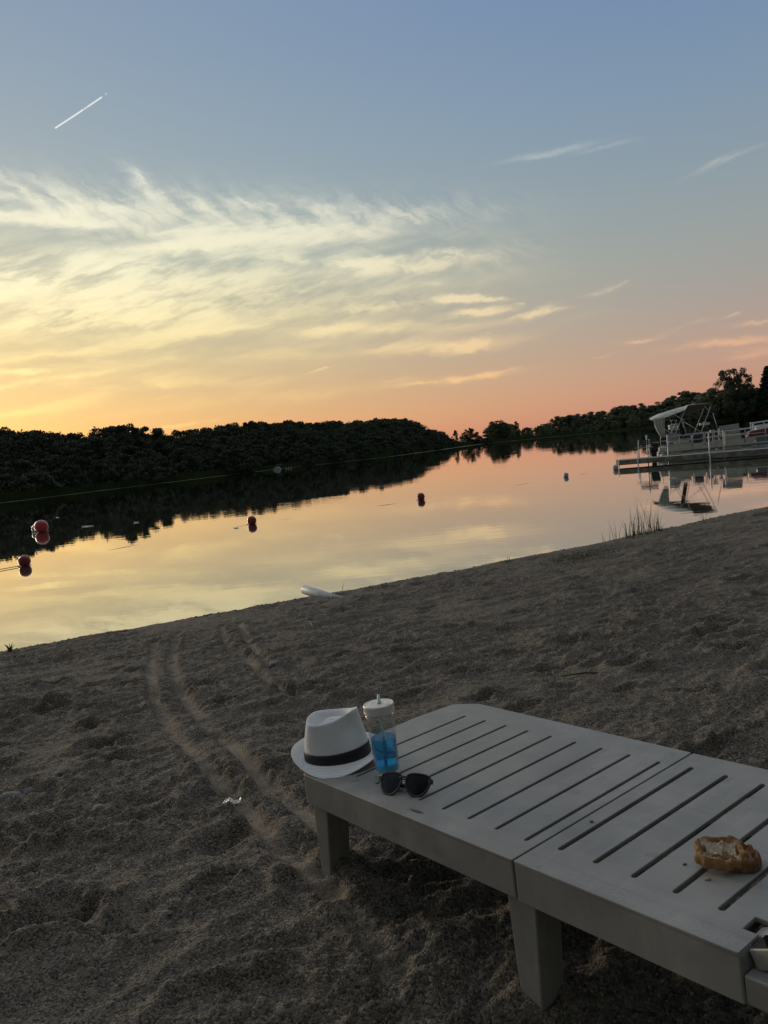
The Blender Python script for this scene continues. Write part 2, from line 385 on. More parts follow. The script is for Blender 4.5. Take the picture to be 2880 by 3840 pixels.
def sand_material():
    m = bpy.data.materials.new('dark_coarse_sand'); m.use_nodes = True; nt = m.node_tree; b = nt.nodes['Principled BSDF']
    tcn = nt.nodes.new('ShaderNodeTexCoord'); vec = tcn.outputs['Object']
    def attr(n):
        a = nt.nodes.new('ShaderNodeAttribute'); a.attribute_name = n; return S(nt, a.outputs['Fac'])
    n1 = noise(nt, vec, 1.6, 5, .6); n2 = noise(nt, vec, 22, 6, .7)
    c = mixc(nt, sstep(n1, .3, .7), (.190,.158,.120), (.255,.215,.165))
    c = mixc(nt, sstep(n2, .3, .72)*.7, c, (.13,.110,.088))
    pat = noise(nt, vec, 3.1, 3, .5)
    c = mixc(nt, sstep(pat, .58, .72)*.55, c, (.20,.145,.105))
    vo = nt.nodes.new('ShaderNodeTexVoronoi'); vo.inputs['Scale'].default_value = 170; nt.links.new(vec, vo.inputs['Vector'])
    sx = nt.nodes.new('ShaderNodeSeparateColor'); nt.links.new(vo.outputs['Color'], sx.inputs[0])
    r_ = S(nt, sx.outputs[0]); gr = S(nt, sx.outputs[1])
    c = mixc(nt, sstep(r_, .45, .95)*.75, c, (.36,.325,.275))
    c = mixc(nt, sstep(gr, .55, .95)*.75, c, (.045,.039,.034))
    c = mixc(nt, sstep(r_, .985, .998)*(1.0-attr('wet'))*.7, c, (.42,.39,.34))
    c = mixc(nt, attr('rut')*.6, c, (.225,.178,.13))
    c = mixc(nt, attr('wet')*.8, c, (.085,.078,.062))
    nt.links.new(c, b.inputs['Base Color'])
    nt.links.new((1.0-attr('wet')*.45).k, b.inputs['Roughness']); b.inputs['Specular IOR Level'].default_value = .25
    h = S(nt, vo.outputs['Distance'])*-.5 + noise(nt, vec, 75, 5, .7)*1.0 + noise(nt, vec, 28, 4, .6)*.8
    bn = nt.nodes.new('ShaderNodeBump'); bn.inputs['Distance'].default_value = .020
    nt.links.new(((1.0-attr('rut')*.7)*(1.0-attr('wet')*.85)*.95).k, bn.inputs['Strength'])
    nt.links.new(h.k, bn.inputs['Height']); nt.links.new(bn.outputs[0], b.inputs['Normal'])
    return m
MS = sand_material()
sand = link_mesh('sand', sand_me, MS); tag(sand, 'dark coarse trampled sand beach sloping to the lake', kind='structure')

# ------------------------------------------------------------------ lake, far land
water_m = bpy.data.materials.new('calm_lake_water'); water_m.use_nodes = True
nt = water_m.node_tree; nt.nodes.clear()
out = nt.nodes.new('ShaderNodeOutputMaterial'); gl = nt.nodes.new('ShaderNodeBsdfGlossy'); gl.inputs['Roughness'].default_value = .012
gl.inputs['Color'].default_value = (.97,.97,.97,1)
df = nt.nodes.new('ShaderNodeBsdfDiffuse'); df.inputs['Color'].default_value = (.05,.05,.038,1)
fr = nt.nodes.new('ShaderNodeFresnel'); fr.inputs['IOR'].default_value = 1.33
tcn = nt.nodes.new('ShaderNodeTexCoord'); vec = tcn.outputs['Object']
spx = nt.nodes.new('ShaderNodeSeparateXYZ'); nt.links.new(vec, spx.inputs[0])
wx_, wy_ = S(nt, spx.outputs[0]), S(nt, spx.outputs[1])
h1 = noise(nt, comb(nt, wx_*.9, wy_*2.2), 1.0, 3, .5); h2 = noise(nt, comb(nt, wx_*.06, wy_*.14), 1.0, 2, .5)
h3 = noise(nt, comb(nt, wx_*5.0, wy_*11.0), 1.0, 2, .5)
area = sstep(noise(nt, comb(nt, wx_*.03, wy_*.06), 1.0, 2), .4, .65)
bn = nt.nodes.new('ShaderNodeBump'); bn.inputs['Distance'].default_value = 1.0; bn.inputs['Strength'].default_value = 1.0
nt.links.new((h1*.0016*(.35+area) + h2*.006 + h3*.00022*(.2+area)).k, bn.inputs['Height'])
nt.links.new(bn.outputs[0], gl.inputs['Normal'])
mx = nt.nodes.new('ShaderNodeMixShader'); nt.links.new((S(nt, fr.outputs[0])*.75+.36).clamp().k, mx.inputs[0])
nt.links.new(df.outputs[0], mx.inputs[1]); nt.links.new(gl.outputs[0], mx.inputs[2]); nt.links.new(mx.outputs[0], out.inputs[0])
w = MB(); w.add([(-900,-40,WZ),(1500,-40,WZ),(1500,1200,WZ),(-900,1200,WZ)], [(0,1,2,3)])
water = w.build('water', water_m); tag(water, 'calm mirror-like lake water reflecting the sunset sky', kind='structure')

FAR = [(-400,-60),(-120,-8),(-62,30),(-45,50),(-33,71),(-27.6,92),(-17.5,128),(1.9,168),(12.5,215),(44,357),(128,478),(240,508),(420,540),(900,520)]
FX = np.array([p[0] for p in FAR], float); FY = np.array([p[1] for p in FAR], float)
def far_sd(x, y):
    best = np.full(np.shape(x), 1e9); sgn = np.zeros(np.shape(x))
    for i in range(len(FAR)-1):
        ax, ay, bx, by = FX[i], FY[i], FX[i+1], FY[i+1]; abx, aby = bx-ax, by-ay
        t = np.clip(((x-ax)*abx+(y-ay)*aby)/(abx*abx+aby*aby), 0, 1)
        ex, ey = x-ax-t*abx, y-ay-t*aby; d = np.hypot(ex, ey)
        s = np.sign(abx*ey-aby*ex); u = d < best
        sgn = np.where(u, s, sgn); best = np.where(u, d, best)
    return best*np.where(sgn == 0, 1, sgn)
def far_h(x, y):
    D = far_sd(x, y)
    rt = sm(np.asarray(x, float), 20, 140)
    z = WZ + .25*sm(D, 0, 2)+ .35*sm(D, 2, 8) + np.clip(D-6, 0, 75)*(.028-.006*rt)*sm(D, 4, 60) 
    z = np.minimum(z, 22+4*pn(x/90, y/90, 30))
    return np.where(D > 0, z, WZ+np.maximum(D*.12, -2.0))
def make_terrain():
    xs = np.concatenate([np.linspace(-1500, -300, 12), np.linspace(-280, 420, 200), np.linspace(440, 1800, 16)])
    ys = np.concatenate([np.linspace(-900, -80, 9), np.linspace(-60, 620, 210), np.linspace(650, 2200, 14)])
    X, Y = np.meshgrid(xs, ys); Z = far_h(X, Y) + 0*X
    D = far_sd(X, Y)
    nearland = (shore_y(np.clip(X, -30, 30))-Y) > 0
    off = (np.abs(X) > 30) & (Y < 60)
    Z = np.where((D < 0) & nearland & (Y < 40) , np.where((shore_y(X)-Y > 3), -.45, -1.6), Z)
    Z = np.where((D < 0) & (Y < -1), -.06, Z)
    DB = (shore_y(X)-Y)*.87
    Z = np.where((Y >= -4.5) & (Y < 24) & (X > -26) & (X < 29), np.where(DB > 3, smooth_h(X, Y)-.16, -1.9), Z)
    P = [[(float(X[j, i]), float(Y[j, i]), float(Z[j, i])) for i in range(len(xs))] for j in range(len(ys))]
    m = MB(); m.grid(P); return m
m_turf = mat('rough_shore_grass', (.04,.055,.026), 1, .35, .15, col2=(.055,.052,.034))
terr = make_terrain().build('terrain', m_turf, smooth=True); tag(terr, 'far banks and grassy slopes around the lake', kind='structure')

# ------------------------------------------------------------------ foliage
def leaf_mat(name, c, c2):
    m = bpy.data.materials.new(name); m.use_nodes = True; nt = m.node_tree; b = nt.nodes['Principled BSDF']
    oi = nt.nodes.new('ShaderNodeObjectInfo'); tcn = nt.nodes.new('ShaderNodeTexCoord')
    n = noise(nt, tcn.outputs['Object'], 5, 3)
    f_ = (S(nt, oi.outputs['Random'])*.7 + n*.5 - .1).clamp()
    nt.links.new(mixc(nt, f_, c, c2), b.inputs['Base Color']); b.inputs['Roughness'].default_value = .75
    b.inputs['Specular IOR Level'].default_value = .2
    return m
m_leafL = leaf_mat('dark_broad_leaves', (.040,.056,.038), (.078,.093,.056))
m_leafR = leaf_mat('hazed_green_leaves', (.085,.110,.075), (.155,.180,.105))  # green raised paler, standing in for distance haze
m_needle = leaf_mat('conifer_needles', (.018,.032,.022), (.03,.045,.03))
m_bark = mat('tree_bark', (.08,.065,.05), .9, .3, 4)
def leaves_mesh(name, centers, per, leaf, rs, squash=.8):
    c = np.array([p[:3] for p in centers]); r = np.array([p[3] for p in centers])
    N = len(c)*per; ci = np.repeat(np.arange(len(c)), per)
    d = rs.normal(size=(N, 3)); d /= np.linalg.norm(d, axis=1)[:, None]
    rad = r[ci]*(.55+.5*rs.rand(N)**.6); P = c[ci]+d*rad[:, None]*np.array([1, 1, squash])*(1+.5*(rs.rand(N)[:, None]**6))
    nn = d+rs.normal(size=(N, 3))*.55; nn /= np.linalg.norm(nn, axis=1)[:, None]
    a = np.cross(nn, rs.normal(size=(N, 3))); a /= np.linalg.norm(a, axis=1)[:, None]; b = np.cross(nn, a)
    s = (leaf*(.6+.8*rs.rand(N)))[:, None]
    V = np.stack([P-a*s, P+b*s*.6, P+a*s, P-b*s*.6], 1).reshape(-1, 3)
    me = bpy.data.meshes.new(name); me.vertices.add(len(V)); me.vertices.foreach_set('co', V.astype(np.float32).ravel())
    me.loops.add(N*4); me.loops.foreach_set('vertex_index', np.arange(N*4, dtype=np.int32))
    me.polygons.add(N); me.polygons.foreach_set('loop_start', np.arange(0, N*4, 4, dtype=np.int32)); me.update(calc_edges=True)
    return me
def crown(kind, seed, leaf, per):
    rs = np.random.RandomState(seed); C = []
    if kind == 'conifer':
        for k in range(60):
            t = k/59; z = .12+.86*t; R = .24*(1-t)**.8+.01; a = k*2.4
            C.append((R*.75*cos(a), R*.75*sin(a), z-.02, .035+.07*(1-t)))
        return leaves_mesh('crown', C, per, leaf, rs, .45), [(0, 0, 0), (0, 0, .97)]
    if kind == 'sparse':
        n = 20; base_, hh, R = .30, .68, .24
    elif kind == 'bush': n = 70; base_, hh, R = .0, .95, .72
    elif kind == 'tall': n = 50; base_, hh, R = .06, .92, .20
    elif kind == 'grand': n = 110; base_, hh, R = .06, .92, .40
    else: n = 100; base_, hh, R = .02, .93, .50
    for k in range(n):
        t = rs.rand(); a = rs.rand()*2*pi; 
        prof = sin(pi*min(1, (.12+.86*t)))**.55 if kind != 'bush' else (1-t*t)**.5
        if kind == 'grand': prof = sin(pi*(.2+.68*t))**.6
        rr = R*prof*(.45+.6*rs.rand()**.5)
        if rs.rand() < .25: rr *= .4
        cr_ = (.085 if kind not in ('sparse', 'tall', 'grand') else .062)*(.7+.7*rs.rand())*(.6+.5*prof)
        C.append((rr*cos(a), rr*sin(a), base_+hh*t*.94+.03, cr_))
    return leaves_mesh('crown', C, per, leaf, rs), C
def trunk_mesh(C, seed, h0=.9):
    m = MB(); rs = random.Random(seed); m.tube([(0,0,-.03),(.005,.004,.2),(-.006,.01,.5),(.01,0,.8)], [.028,.021,.014,.005], 6)
    if isinstance(C[0], tuple) and len(C[0]) == 4:
        for c in C[::3]:
            z0 = max(.12, c[2]-.22); m.tube([(0,0,z0),(c[0]*.5,c[1]*.5,z0+(c[2]-z0)*.6),(c[0],c[1],c[2])], [.010,.007,.003], 4)
    me = bpy.data.meshes.new('trunk'); me.from_pydata(m.v, [], m.f); return me
PROTO = {}
for kind, ns in (('round', 4), ('bush', 3), ('tall', 3), ('sparse', 2), ('conifer', 1), ('grand', 1)):
    for k in range(ns):
        me, C = crown(kind, hash_ := (11*k+len(kind)*7), {'conifer': .018, 'grand': .014, 'bush': .03}.get(kind, .02), {'round': 125, 'bush': 110, 'tall': 130, 'sparse': 100, 'conifer': 170, 'grand': 150}[kind])
        PROTO[(kind, k)] = (me, trunk_mesh(C, k))
_matd = {}
def tree(name, kind, k, x, y, z, h, wfac, lm, label, cat, group=None):
    me, tm = PROTO[(kind, k)]
    key = (kind, k, lm.name)
    if key not in _matd:
        me2 = me.copy(); me2.materials.clear(); me2.materials.append(lm)
        if not tm.materials: tm.materials.append(m_bark)
        _matd[key] = me2
    e = empty(name, (x, y, z), label, cat, group, random.uniform(0, 6.28)); e.scale = (h*wfac, h*wfac, h)
    c = bpy.data.objects.new('crown', _matd[key]); COL.objects.link(c); c.parent = e
    t = bpy.data.objects.new('trunk', tm); COL.objects.link(t); t.parent = e
    return e
PROF = [(-60,.07),(-40,.062),(-24.28,.0544),(-22.68,.0524),(-21.35,.0454),(-18.78,.0509),(-16.17,.0505),(-15.05,.0393),(-12.95,.0374),(-11.41,.0395),(-9.23,.0407),(-7.03,.0414),(-3.58,.0345),(-.39,.033),(1.21,.0327),(2.79,.028),(4.36,.0211),(5.11,.0116),(5.4,.0055),(7.5,.0055),(7.6,.017),(8.61,.017),(9.38,.012),(10.32,.0143),(12.19,.0178),(15.22,.0197),(17.32,.0252),(18.17,.02),(19.05,.0237),(20.49,.0305),(25.34,.026),(40,.03)]
def tanp(az): return float(np.interp(az, [p[0] for p in PROF], [p[1] for p in PROF]))
def along_far(i0, i1, step):
    out = []
    for i in range(i0, i1):
        a, b = Vector(FAR[i]), Vector(FAR[i+1]); L = (b-a).length; n = max(1, int(L/step)); t = (b-a)/L
        for k in range(n): out.append((a+(b-a)*((k+.5)/n), Vector((-t.y, t.x))))
    return out
def plant_row(i0, i1, step, D, frac, kinds, lm, label, cat, group, name, azmax=99, azmin=-99, wf=(.9, 1.25), jit=.06):
    for p, nrm in along_far(i0, i1, step):
        q = p + nrm*(D+random.uniform(-.35, .35)*step) + Vector((random.uniform(-.4, .4)*step, random.uniform(-.4, .4)*step))
        az = degrees(atan2(q.x, q.y)); dist = q.length
        if az < -33 or az > azmax or az < azmin: continue
        z = float(far_h(np.array(q.x), np.array(q.y)))
        top = CH + tanp(az)*dist
        h = (top-z)*frac*random.uniform(1-jit, 1+jit*.6)
        if frac >= .95: h *= 1.13
        if h < 2.2: continue
        kd = random.choice(kinds); k = random.randrange({'round': 4, 'bush': 3, 'tall': 3, 'sparse': 2}[kd])
        tree(name, kd, k, q.x, q.y, z-.05, h, random.uniform(*wf), lm, label, cat, group)
plant_row(2, 8, 4.2, 33, 1.0, ['round'], m_leafL, 'dark leafy tree along the skyline of the left wood', 'tree', 'skyline trees of the left wood', 'leafy_tree', azmax=5.0, wf=(.95, 1.3))
plant_row(2, 8, 5.2, 22, .88, ['round'], m_leafL, 'dark rounded tree in the middle of the left wood', 'tree', 'middle trees of the left wood', 'leafy_tree', azmax=4.6, wf=(.95, 1.3))
plant_row(2, 8, 5.6, 12, .72, ['round', 'bush', 'round'], m_leafL, 'dark bushy tree at the front of the left wood', 'tree', 'front trees of the left wood', 'leafy_tree', azmax=4.8, wf=(.95, 1.3), jit=.16)
plant_row(2, 9, 4.0, 3.2, .56, ['bush'], m_leafL, 'low dark bush behind the reeds of the left far bank', 'bush', 'bushes of the left bank', 'shore_bush', azmax=6, wf=(.95, 1.3), jit=.25)
plant_row(8, 9, 6.5, 30, 1.0, ['round'], m_leafL, 'dark leafy tree along the skyline of the left wood', 'tree', 'skyline trees of the left wood', 'leafy_tree', azmax=5.3, wf=(1.0, 1.3))
plant_row(8, 9, 8, 18, .80, ['round'], m_leafL, 'dark rounded tree in the middle of the left wood', 'tree', 'middle trees of the left wood', 'leafy_tree', azmax=5.0, wf=(1.0, 1.3))
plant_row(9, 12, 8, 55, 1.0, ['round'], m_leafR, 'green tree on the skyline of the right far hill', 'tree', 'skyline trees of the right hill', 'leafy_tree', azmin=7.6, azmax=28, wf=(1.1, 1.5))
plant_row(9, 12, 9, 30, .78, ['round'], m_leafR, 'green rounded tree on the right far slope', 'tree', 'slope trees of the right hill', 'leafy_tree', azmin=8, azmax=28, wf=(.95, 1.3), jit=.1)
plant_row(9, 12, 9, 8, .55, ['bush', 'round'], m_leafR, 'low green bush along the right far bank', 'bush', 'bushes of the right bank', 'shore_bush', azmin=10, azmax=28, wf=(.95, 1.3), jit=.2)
def lone(name, kind, k, pxb, ytop, ybase, Y, wf, lm, label, cat='tree'):
    b = aty(pxb, ybase, Y); t = aty(pxb, ytop, Y)
    return tree(name, kind, k, b.x, b.y, b.z, t.z-b.z, wf, lm, label, cat)
for i, (px, yt, kd, lb) in enumerate([(22, 1640, 'sparse', 'thin crowned tree poking up at the left edge of the left wood'), (88, 1622, 'sparse', 'tall ragged tree near the left edge with sky showing through its crown'), (150, 1630, 'sparse', 'second ragged tree with sky gaps right of the tallest left-edge tree'), (205, 1640, 'tall', 'slim tree at the right end of the ragged left-edge group'), (468, 1590, 'tall', 'slim pointed tree on the highest left hump of the wood'), (520, 1596, 'tall', 'slim dark tree just right of the highest hump of the left wood'), (1010, 1582, 'sparse', 'small ragged treetop above the middle of the left wood')]):
    lone('leafy_tree', kd, i % 2, px, yt, 1800-px*.09, [92,95,96,98,112,116,165][i], 1.0, m_leafL, lb)
lone('leafy_tree', 'sparse', 0, 1712, 1612, 1672, 330, 1.1, m_leafL, 'thin half-bare tree beside the gap at the end of the left wood')
lone('leafy_tree', 'round', 1, 1765, 1602, 1672, 335, 1.0, m_leafL, 'dark round tree standing alone left of the gap in the treeline')
lone('shore_bush', 'bush', 1, 1822, 1628, 1664, 350, 1.1, m_leafL, 'small dark bush on the bank in the gap of the treeline', 'bush')
lone('leafy_tree', 'grand', 0, 1872, 1576, 1655, 420, 1.3, m_leafL, 'dark broad tree right of the gap in the treeline')
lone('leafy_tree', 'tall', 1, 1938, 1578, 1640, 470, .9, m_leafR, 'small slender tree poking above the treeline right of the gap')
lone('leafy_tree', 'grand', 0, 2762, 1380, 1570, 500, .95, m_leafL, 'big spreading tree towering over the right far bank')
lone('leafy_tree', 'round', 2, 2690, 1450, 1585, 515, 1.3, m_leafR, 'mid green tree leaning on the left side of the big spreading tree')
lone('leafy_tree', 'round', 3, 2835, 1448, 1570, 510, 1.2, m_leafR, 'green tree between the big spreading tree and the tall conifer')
lone('conifer_tree', 'conifer', 0, 2885, 1368, 1560, 495, .95, m_needle, 'tall dark conifer at the right edge of the far bank')

# reeds and pale weed line along the far shore
def reed_stuff():
    rs = np.random.RandomState(9); V = []; F = []
    for i in range(2, 12):
        a, b = np.array(FAR[i], float), np.array(FAR[i+1], float); L = np.linalg.norm(b-a); t = (b-a)/L; n = np.array([-t[1], t[0]])
        cnt = int(min(L, 200)*(110 if i < 7 else 45))
        for k in range(cnt):
            p = a+(b-a)*rs.rand()+n*(rs.rand()**1.3*2.6+.1); s_ = 1.0 if i < 7 else 1.7
            h = (.45+.6*rs.rand())*s_*(1.0+.5*pn(np.array(p[0]*.12), np.array(p[1]*.12), 3)); w_ = .035*s_*(1+p[1]/120); lx, ly = rs.normal(size=2)*.12
            z = float(WZ); j = len(V)
            V += [(p[0]-w_, p[1], z), (p[0]+w_, p[1], z), (p[0]+lx, p[1]+ly, z+h)]; F.append((j, j+1, j+2))
    me = bpy.data.meshes.new('reeds'); me.from_pydata(V, [], F); return me
m_reed = leaf_mat('reed_leaves', (.05,.075,.03), (.085,.10,.045))
tag(link_mesh('reeds', reed_stuff(), m_reed), 'belt of green reeds along the far shore', 'reeds', kind='stuff')
m_weed = mat('floating_weed', (.22,.25,.18), .6, .2, .3)
wm = MB(); P1 = []; P2 = []
for i in range(2, 12):
    a, b = Vector(FAR[i]), Vector(FAR[i+1]); t = (b-a).normalized(); n = Vector((-t.y, t.x))
    ns = max(4, int((b-a).length/4))
    for k in range(ns):
        p = a+(b-a)*(k/ns); wd = (.35+.25*mnoise.noise(Vector((p.x*.1, p.y*.1, 0))))*(p.length/70)**1.35
        P1.append((p.x-n.x*wd, p.y-n.y*wd, WZ+.012)); P2.append((p.x+n.x*.2, p.y+n.y*.2, WZ+.02))
wm.grid([P1, P2]); tag(wm.build('floating_weed', m_weed), 'thin pale line of floating weed along the far waterline', 'water weed', kind='stuff')

# ------------------------------------------------------------------ sun lounger
BO = Vector((-0.2189*.9, 2.5567*.9, CH-.9)); BU = Vector((.61294,-.78928,.03648)); BN = Vector((.78854,.61398,.03498)); BW = BU.cross(BN)
def bedp(l, t, h=0.0): return BO + BU*l + BN*t + BW*h
BM = Matrix((BU, BN, BW)).transposed().to_4x4(); BM.translation = BO
def plastic(name, c, c2):
    m = bpy.data.materials.new(name); m.use_nodes = True; nt = m.node_tree; b = nt.nodes['Principled BSDF']
    tcn = nt.nodes.new('ShaderNodeTexCoord'); vec = tcn.outputs['Object']
    sp_ = nt.nodes.new('ShaderNodeSeparateXYZ'); nt.links.new(vec, sp_.inputs[0])
    x_, y_, z_ = (S(nt, sp_.outputs[i]) for i in range(3))
    n1 = noise(nt, vec, 5, 5, .6); n2 = noise(nt, vec, 130, 3, .7); n3 = noise(nt, comb(nt, x_*3, y_*30, z_*3), 1.0, 4, .6)
    col = mixc(nt, sstep(n1, .34, .66), c2, c)
    n5 = noise(nt, comb(nt, x_*14, y_*3.5, z_*4), 1.0, 6, .65); col = mixc(nt, sstep(n5, .5, .72)*.4, col, tuple(v*1.35 for v in c))
    col = mixc(nt, sstep(n3, .45, .75)*.25, col, tuple(v*1.25 for v in c))
    edge = sstep((y_+.055).f('ABSOLUTE'), .03, .0)
    col = mixc(nt, edge*sstep(n2, .4, .75)*.4, col, tuple(v*1.5 for v in c))
    sp2 = noise(nt, vec, 13, 2, .5); col = mixc(nt, sstep(sp2, .67, .72)*.4, col, tuple(v*.5 for v in c))
    n6 = noise(nt, comb(nt, x_*2.2, y_*2.2, z_*2), 1.0, 5, .6); col = mixc(nt, sstep(n6, .42, .66)*.45, col, tuple(v*.72 for v in c2))
    nt.links.new(col, b.inputs['Base Color']); nt.links.new((n1*.25+.36).k, b.inputs['Roughness'])
    b.inputs['Specular IOR Level'].default_value = .5
    gro = sstep((y_+.034).f('ABSOLUTE'), .0028, .0006)*-.6 + n2*.10 + n1*.3
    bn = nt.nodes.new('ShaderNodeBump'); bn.inputs['Distance'].default_value = .002; bn.inputs['Strength'].default_value = .6
    nt.links.new(gro.k, bn.inputs['Height']); nt.links.new(bn.outputs[0], b.inputs['Normal'])
    return m
m_pl = plastic('weathered_grey_plastic', (.27,.265,.245), (.205,.203,.192))
m_pl2 = plastic('warm_grey_plastic', (.36,.335,.31), (.31,.29,.27))
lounger = empty('sun_lounger', (0, 0, 0), 'grey slatted plastic sun lounger on the sand holding the hat and drink', 'sun lounger'); lounger.matrix_world = BM
def rounded(pts, rads, n=6):
    out = []; N = len(pts)
    for i, (p, r) in enumerate(zip(pts, rads)):
        p = Vector(p); a = Vector(pts[i-1]); b = Vector(pts[(i+1) % N])
        if r <= 0: out.append(p); continue
        da = (a-p).normalized(); db = (b-p).normalized(); ang = da.angle(db); d = min(r/tan(ang/2), (a-p).length*.48, (b-p).length*.48)
        s0 = p+da*d; s1 = p+db*d
        for k in range(n+1):
            t = k/n; out.append(s0*(1-t)**2+p*2*t*(1-t)+s1*t*t)
    return out
def panel_from_curve(name, outline, holes, z, th, bev, mt, parent):
    cu = bpy.data.curves.new(name, 'CURVE'); cu.dimensions = '2D'; cu.fill_mode = 'BOTH'
    cu.extrude = th/2-bev; cu.bevel_depth = bev; cu.bevel_resolution = 2; cu.offset = -bev
    for loop in [outline]+holes:
        sp_ = cu.splines.new('POLY'); sp_.points.add(len(loop)-1); sp_.use_cyclic_u = True
        for q, p in zip(sp_.points, loop): q.co = (p[0], p[1], 0, 1)
    o = bpy.data.objects.new(name+'_tmp', cu); COL.objects.link(o)
    dg = bpy.context.evaluated_depsgraph_get(); me = bpy.data.meshes.new_from_object(o.evaluated_get(dg))
    bpy.data.objects.remove(o); 
    me.transform(Matrix.Translation((0, 0, z-th/2))); me.materials.clear()
    return me
def slot(l, t0, t1, w_):
    out = []
    for k in range(9): a = pi*k/8; out.append((l+w_/2*cos(a+0), t1-w_/2+w_/2*sin(a)))
    for k in range(9): a = pi+pi*k/8; out.append((l+w_/2*cos(a), t0+w_/2+w_/2*sin(a)))
    return out
def skirt(mb, path, hb, closed=False):
    """outer wall with a rounded top edge following path; hb(l,t) gives its bottom"""
    prof = [(.012, -.0035), (.0035, -.0022), (.0012, -.0045), (.0, -.010), (-.002, None), (.003, None), (.0045, -.012)]
    n = len(path); P = []
    for i, p in enumerate(path):
        p = Vector(p); a = Vector(path[i-1]) if (i or closed) else p; b = Vector(path[(i+1) % n]) if (i < n-1 or closed) else p
        t = (b-a).normalized(); nin = Vector((-t.y, t.x))
        P.append([(*(p+nin*ins), (h if h is not None else hb(p)))  for ins, h in prof])
    mb.grid(P, False)
def bm_merge(me, mb):
    bm = bmesh.new(); bm.from_mesh(me); t = bpy.data.meshes.new('t'); t.from_pydata(mb.v, [], mb.f)
    bm.from_mesh(t); bmesh.ops.recalc_face_normals(bm, faces=bm.faces); bm.to_mesh(me); bm.free(); return me
SL, SW = .0895, .511
out1 = rounded([(-.068,-.079),(.750,-.079),(.750,.602),(-.05,.618),(-.125,.575),(-.142,.42),(-.132,.22),(-.10,.05)], [.020,.004,.006,.06,.05,.2,.2,.2])
holes1 = [slot(SL*i, 0, SW, .0098) for i in range(9)]
holes1.insert(0, slot(-.0895+.012, .10, SW-.02, .0085)) if False else None
me = panel_from_curve('foot', out1, holes1, 0, .010, .0016, m_pl, lounger)
mb = MB(); skirt(mb, out1+[out1[0]], lambda p: -.083)
for i in range(9): mb.box(SL*i+.035, SL*i+.041, .0, SW, -.034, -.0098)
me = bm_merge(me, mb); link_mesh('foot_section', me, m_pl, lounger)
out2 = rounded([(.755,-.079),(1.247,-.079),(1.247,-.014),(1.219,-.014),(1.219,.029),(1.252,.029),(1.252,.56),(1.252,.60),(.755,.60)], [.004,.004,0,0,0,.003,0,.003,.006])
holes2 = [slot(.8016+.0907*i, .0115, SW+.0115, .0125) for i in range(5)]
me = panel_from_curve('mid', out2, holes2, 0, .010, .0016, m_pl, lounger)
mb = MB(); skirt(mb, rounded([(.755,.60),(.755,-.079),(1.249,-.079),(1.249,-.04)], [.0,.005,.004,0]), lambda p: -.086)
skirt(mb, [(1.25,.60),(.755,.60)], lambda p: -.086)
for i in range(5): mb.box(.84+.0907*i, .846+.0907*i, .0, SW, -.034, -.0098)
mb.box(.757, 1.249, .30, .303, -.06, -.0098)
me = bm_merge(me, mb); link_mesh('seat_section', me, m_pl, lounger)
# lower side rails and cross walls that carry the backrest
mb = MB()
for (t0, t1) in ((-.0785, -.050), (.572, .5995)):
    mb.hexa([(1.2515,t0,-.086),(1.90,t0,-.086),(1.90,t1,-.086),(1.2515,t1,-.086)], [(1.2515,t0,-.036),(1.90,t0,-.036),(1.90,t1,-.036),(1.2515,t1,-.036)])
mb.box(1.2515, 1.262, -.0495, .571, -.086, -.040); mb.box(1.88, 1.90, -.0495, .571, -.086, -.036)
mb.build('side_rail', m_pl, lounger, bevel=.003)
# backrest, raised about 22 degrees
ba = empty('bk', (0,0,0), None, None); bpy.data.objects.remove(ba)
outb = rounded([(0,.030),(.028,.030),(.028,-.013),(-.004,-.013)][::-1]+[], [0]*4)
outb = [(-.004,-.054),(.60,-.054),(.64,-.02),(.64,.53),(.60,.572),(-.004,.572),(-.004,.029),(-.026,.029),(-.026,-.006),(-.004,-.006)]
outb = rounded(outb, [.003,.05,.05,.05,.05,.004,.002,.002,.002,.002])
me = panel_from_curve('back', outb, [slot(.07+.0907*i, .0115, SW+.0115, .0125) for i in range(6)], 0, .034, .003, m_pl2, lounger)
R_ = Matrix.Translation((1.2535, 0, -.004)) @ Matrix.Rotation(-radians(22), 4, 'Y')
me.transform(R_); link_mesh('backrest', me, m_pl2, lounger)
def leg(top, bot, hb):
    mb = MB(); (l0, l1, t0, t1), (a0, a1, b0, b1) = top, bot
    mb.hexa([(a0,b0,hb),(a1,b0,hb),(a1,b1,hb),(a0,b1,hb)], [(l0,t0,-.05),(l1,t0,-.05),(l1,t1,-.05),(l0,t1,-.05)])
    return mb.build('leg', m_pl, lounger, bevel=.004)
LEG1 = leg((-.038,.036,-.0745,.004), (-.066,-.026,-.066,.000), -.37)
LEG2 = leg((.716,.800,-.0745,.006), (.710,.762,-.066,.004), -.42)
leg((-.09,-.015,.53,.597), (-.095,-.045,.535,.585), -.37)
leg((.738,.812,.52,.597), (.70,.755,.53,.585), -.39)
leg((1.78,1.85,-.0745,.0), (1.80,1.85,-.06,-.01), -.42); leg((1.78,1.85,.52,.597), (1.80,1.85,.53,.585), -.42)

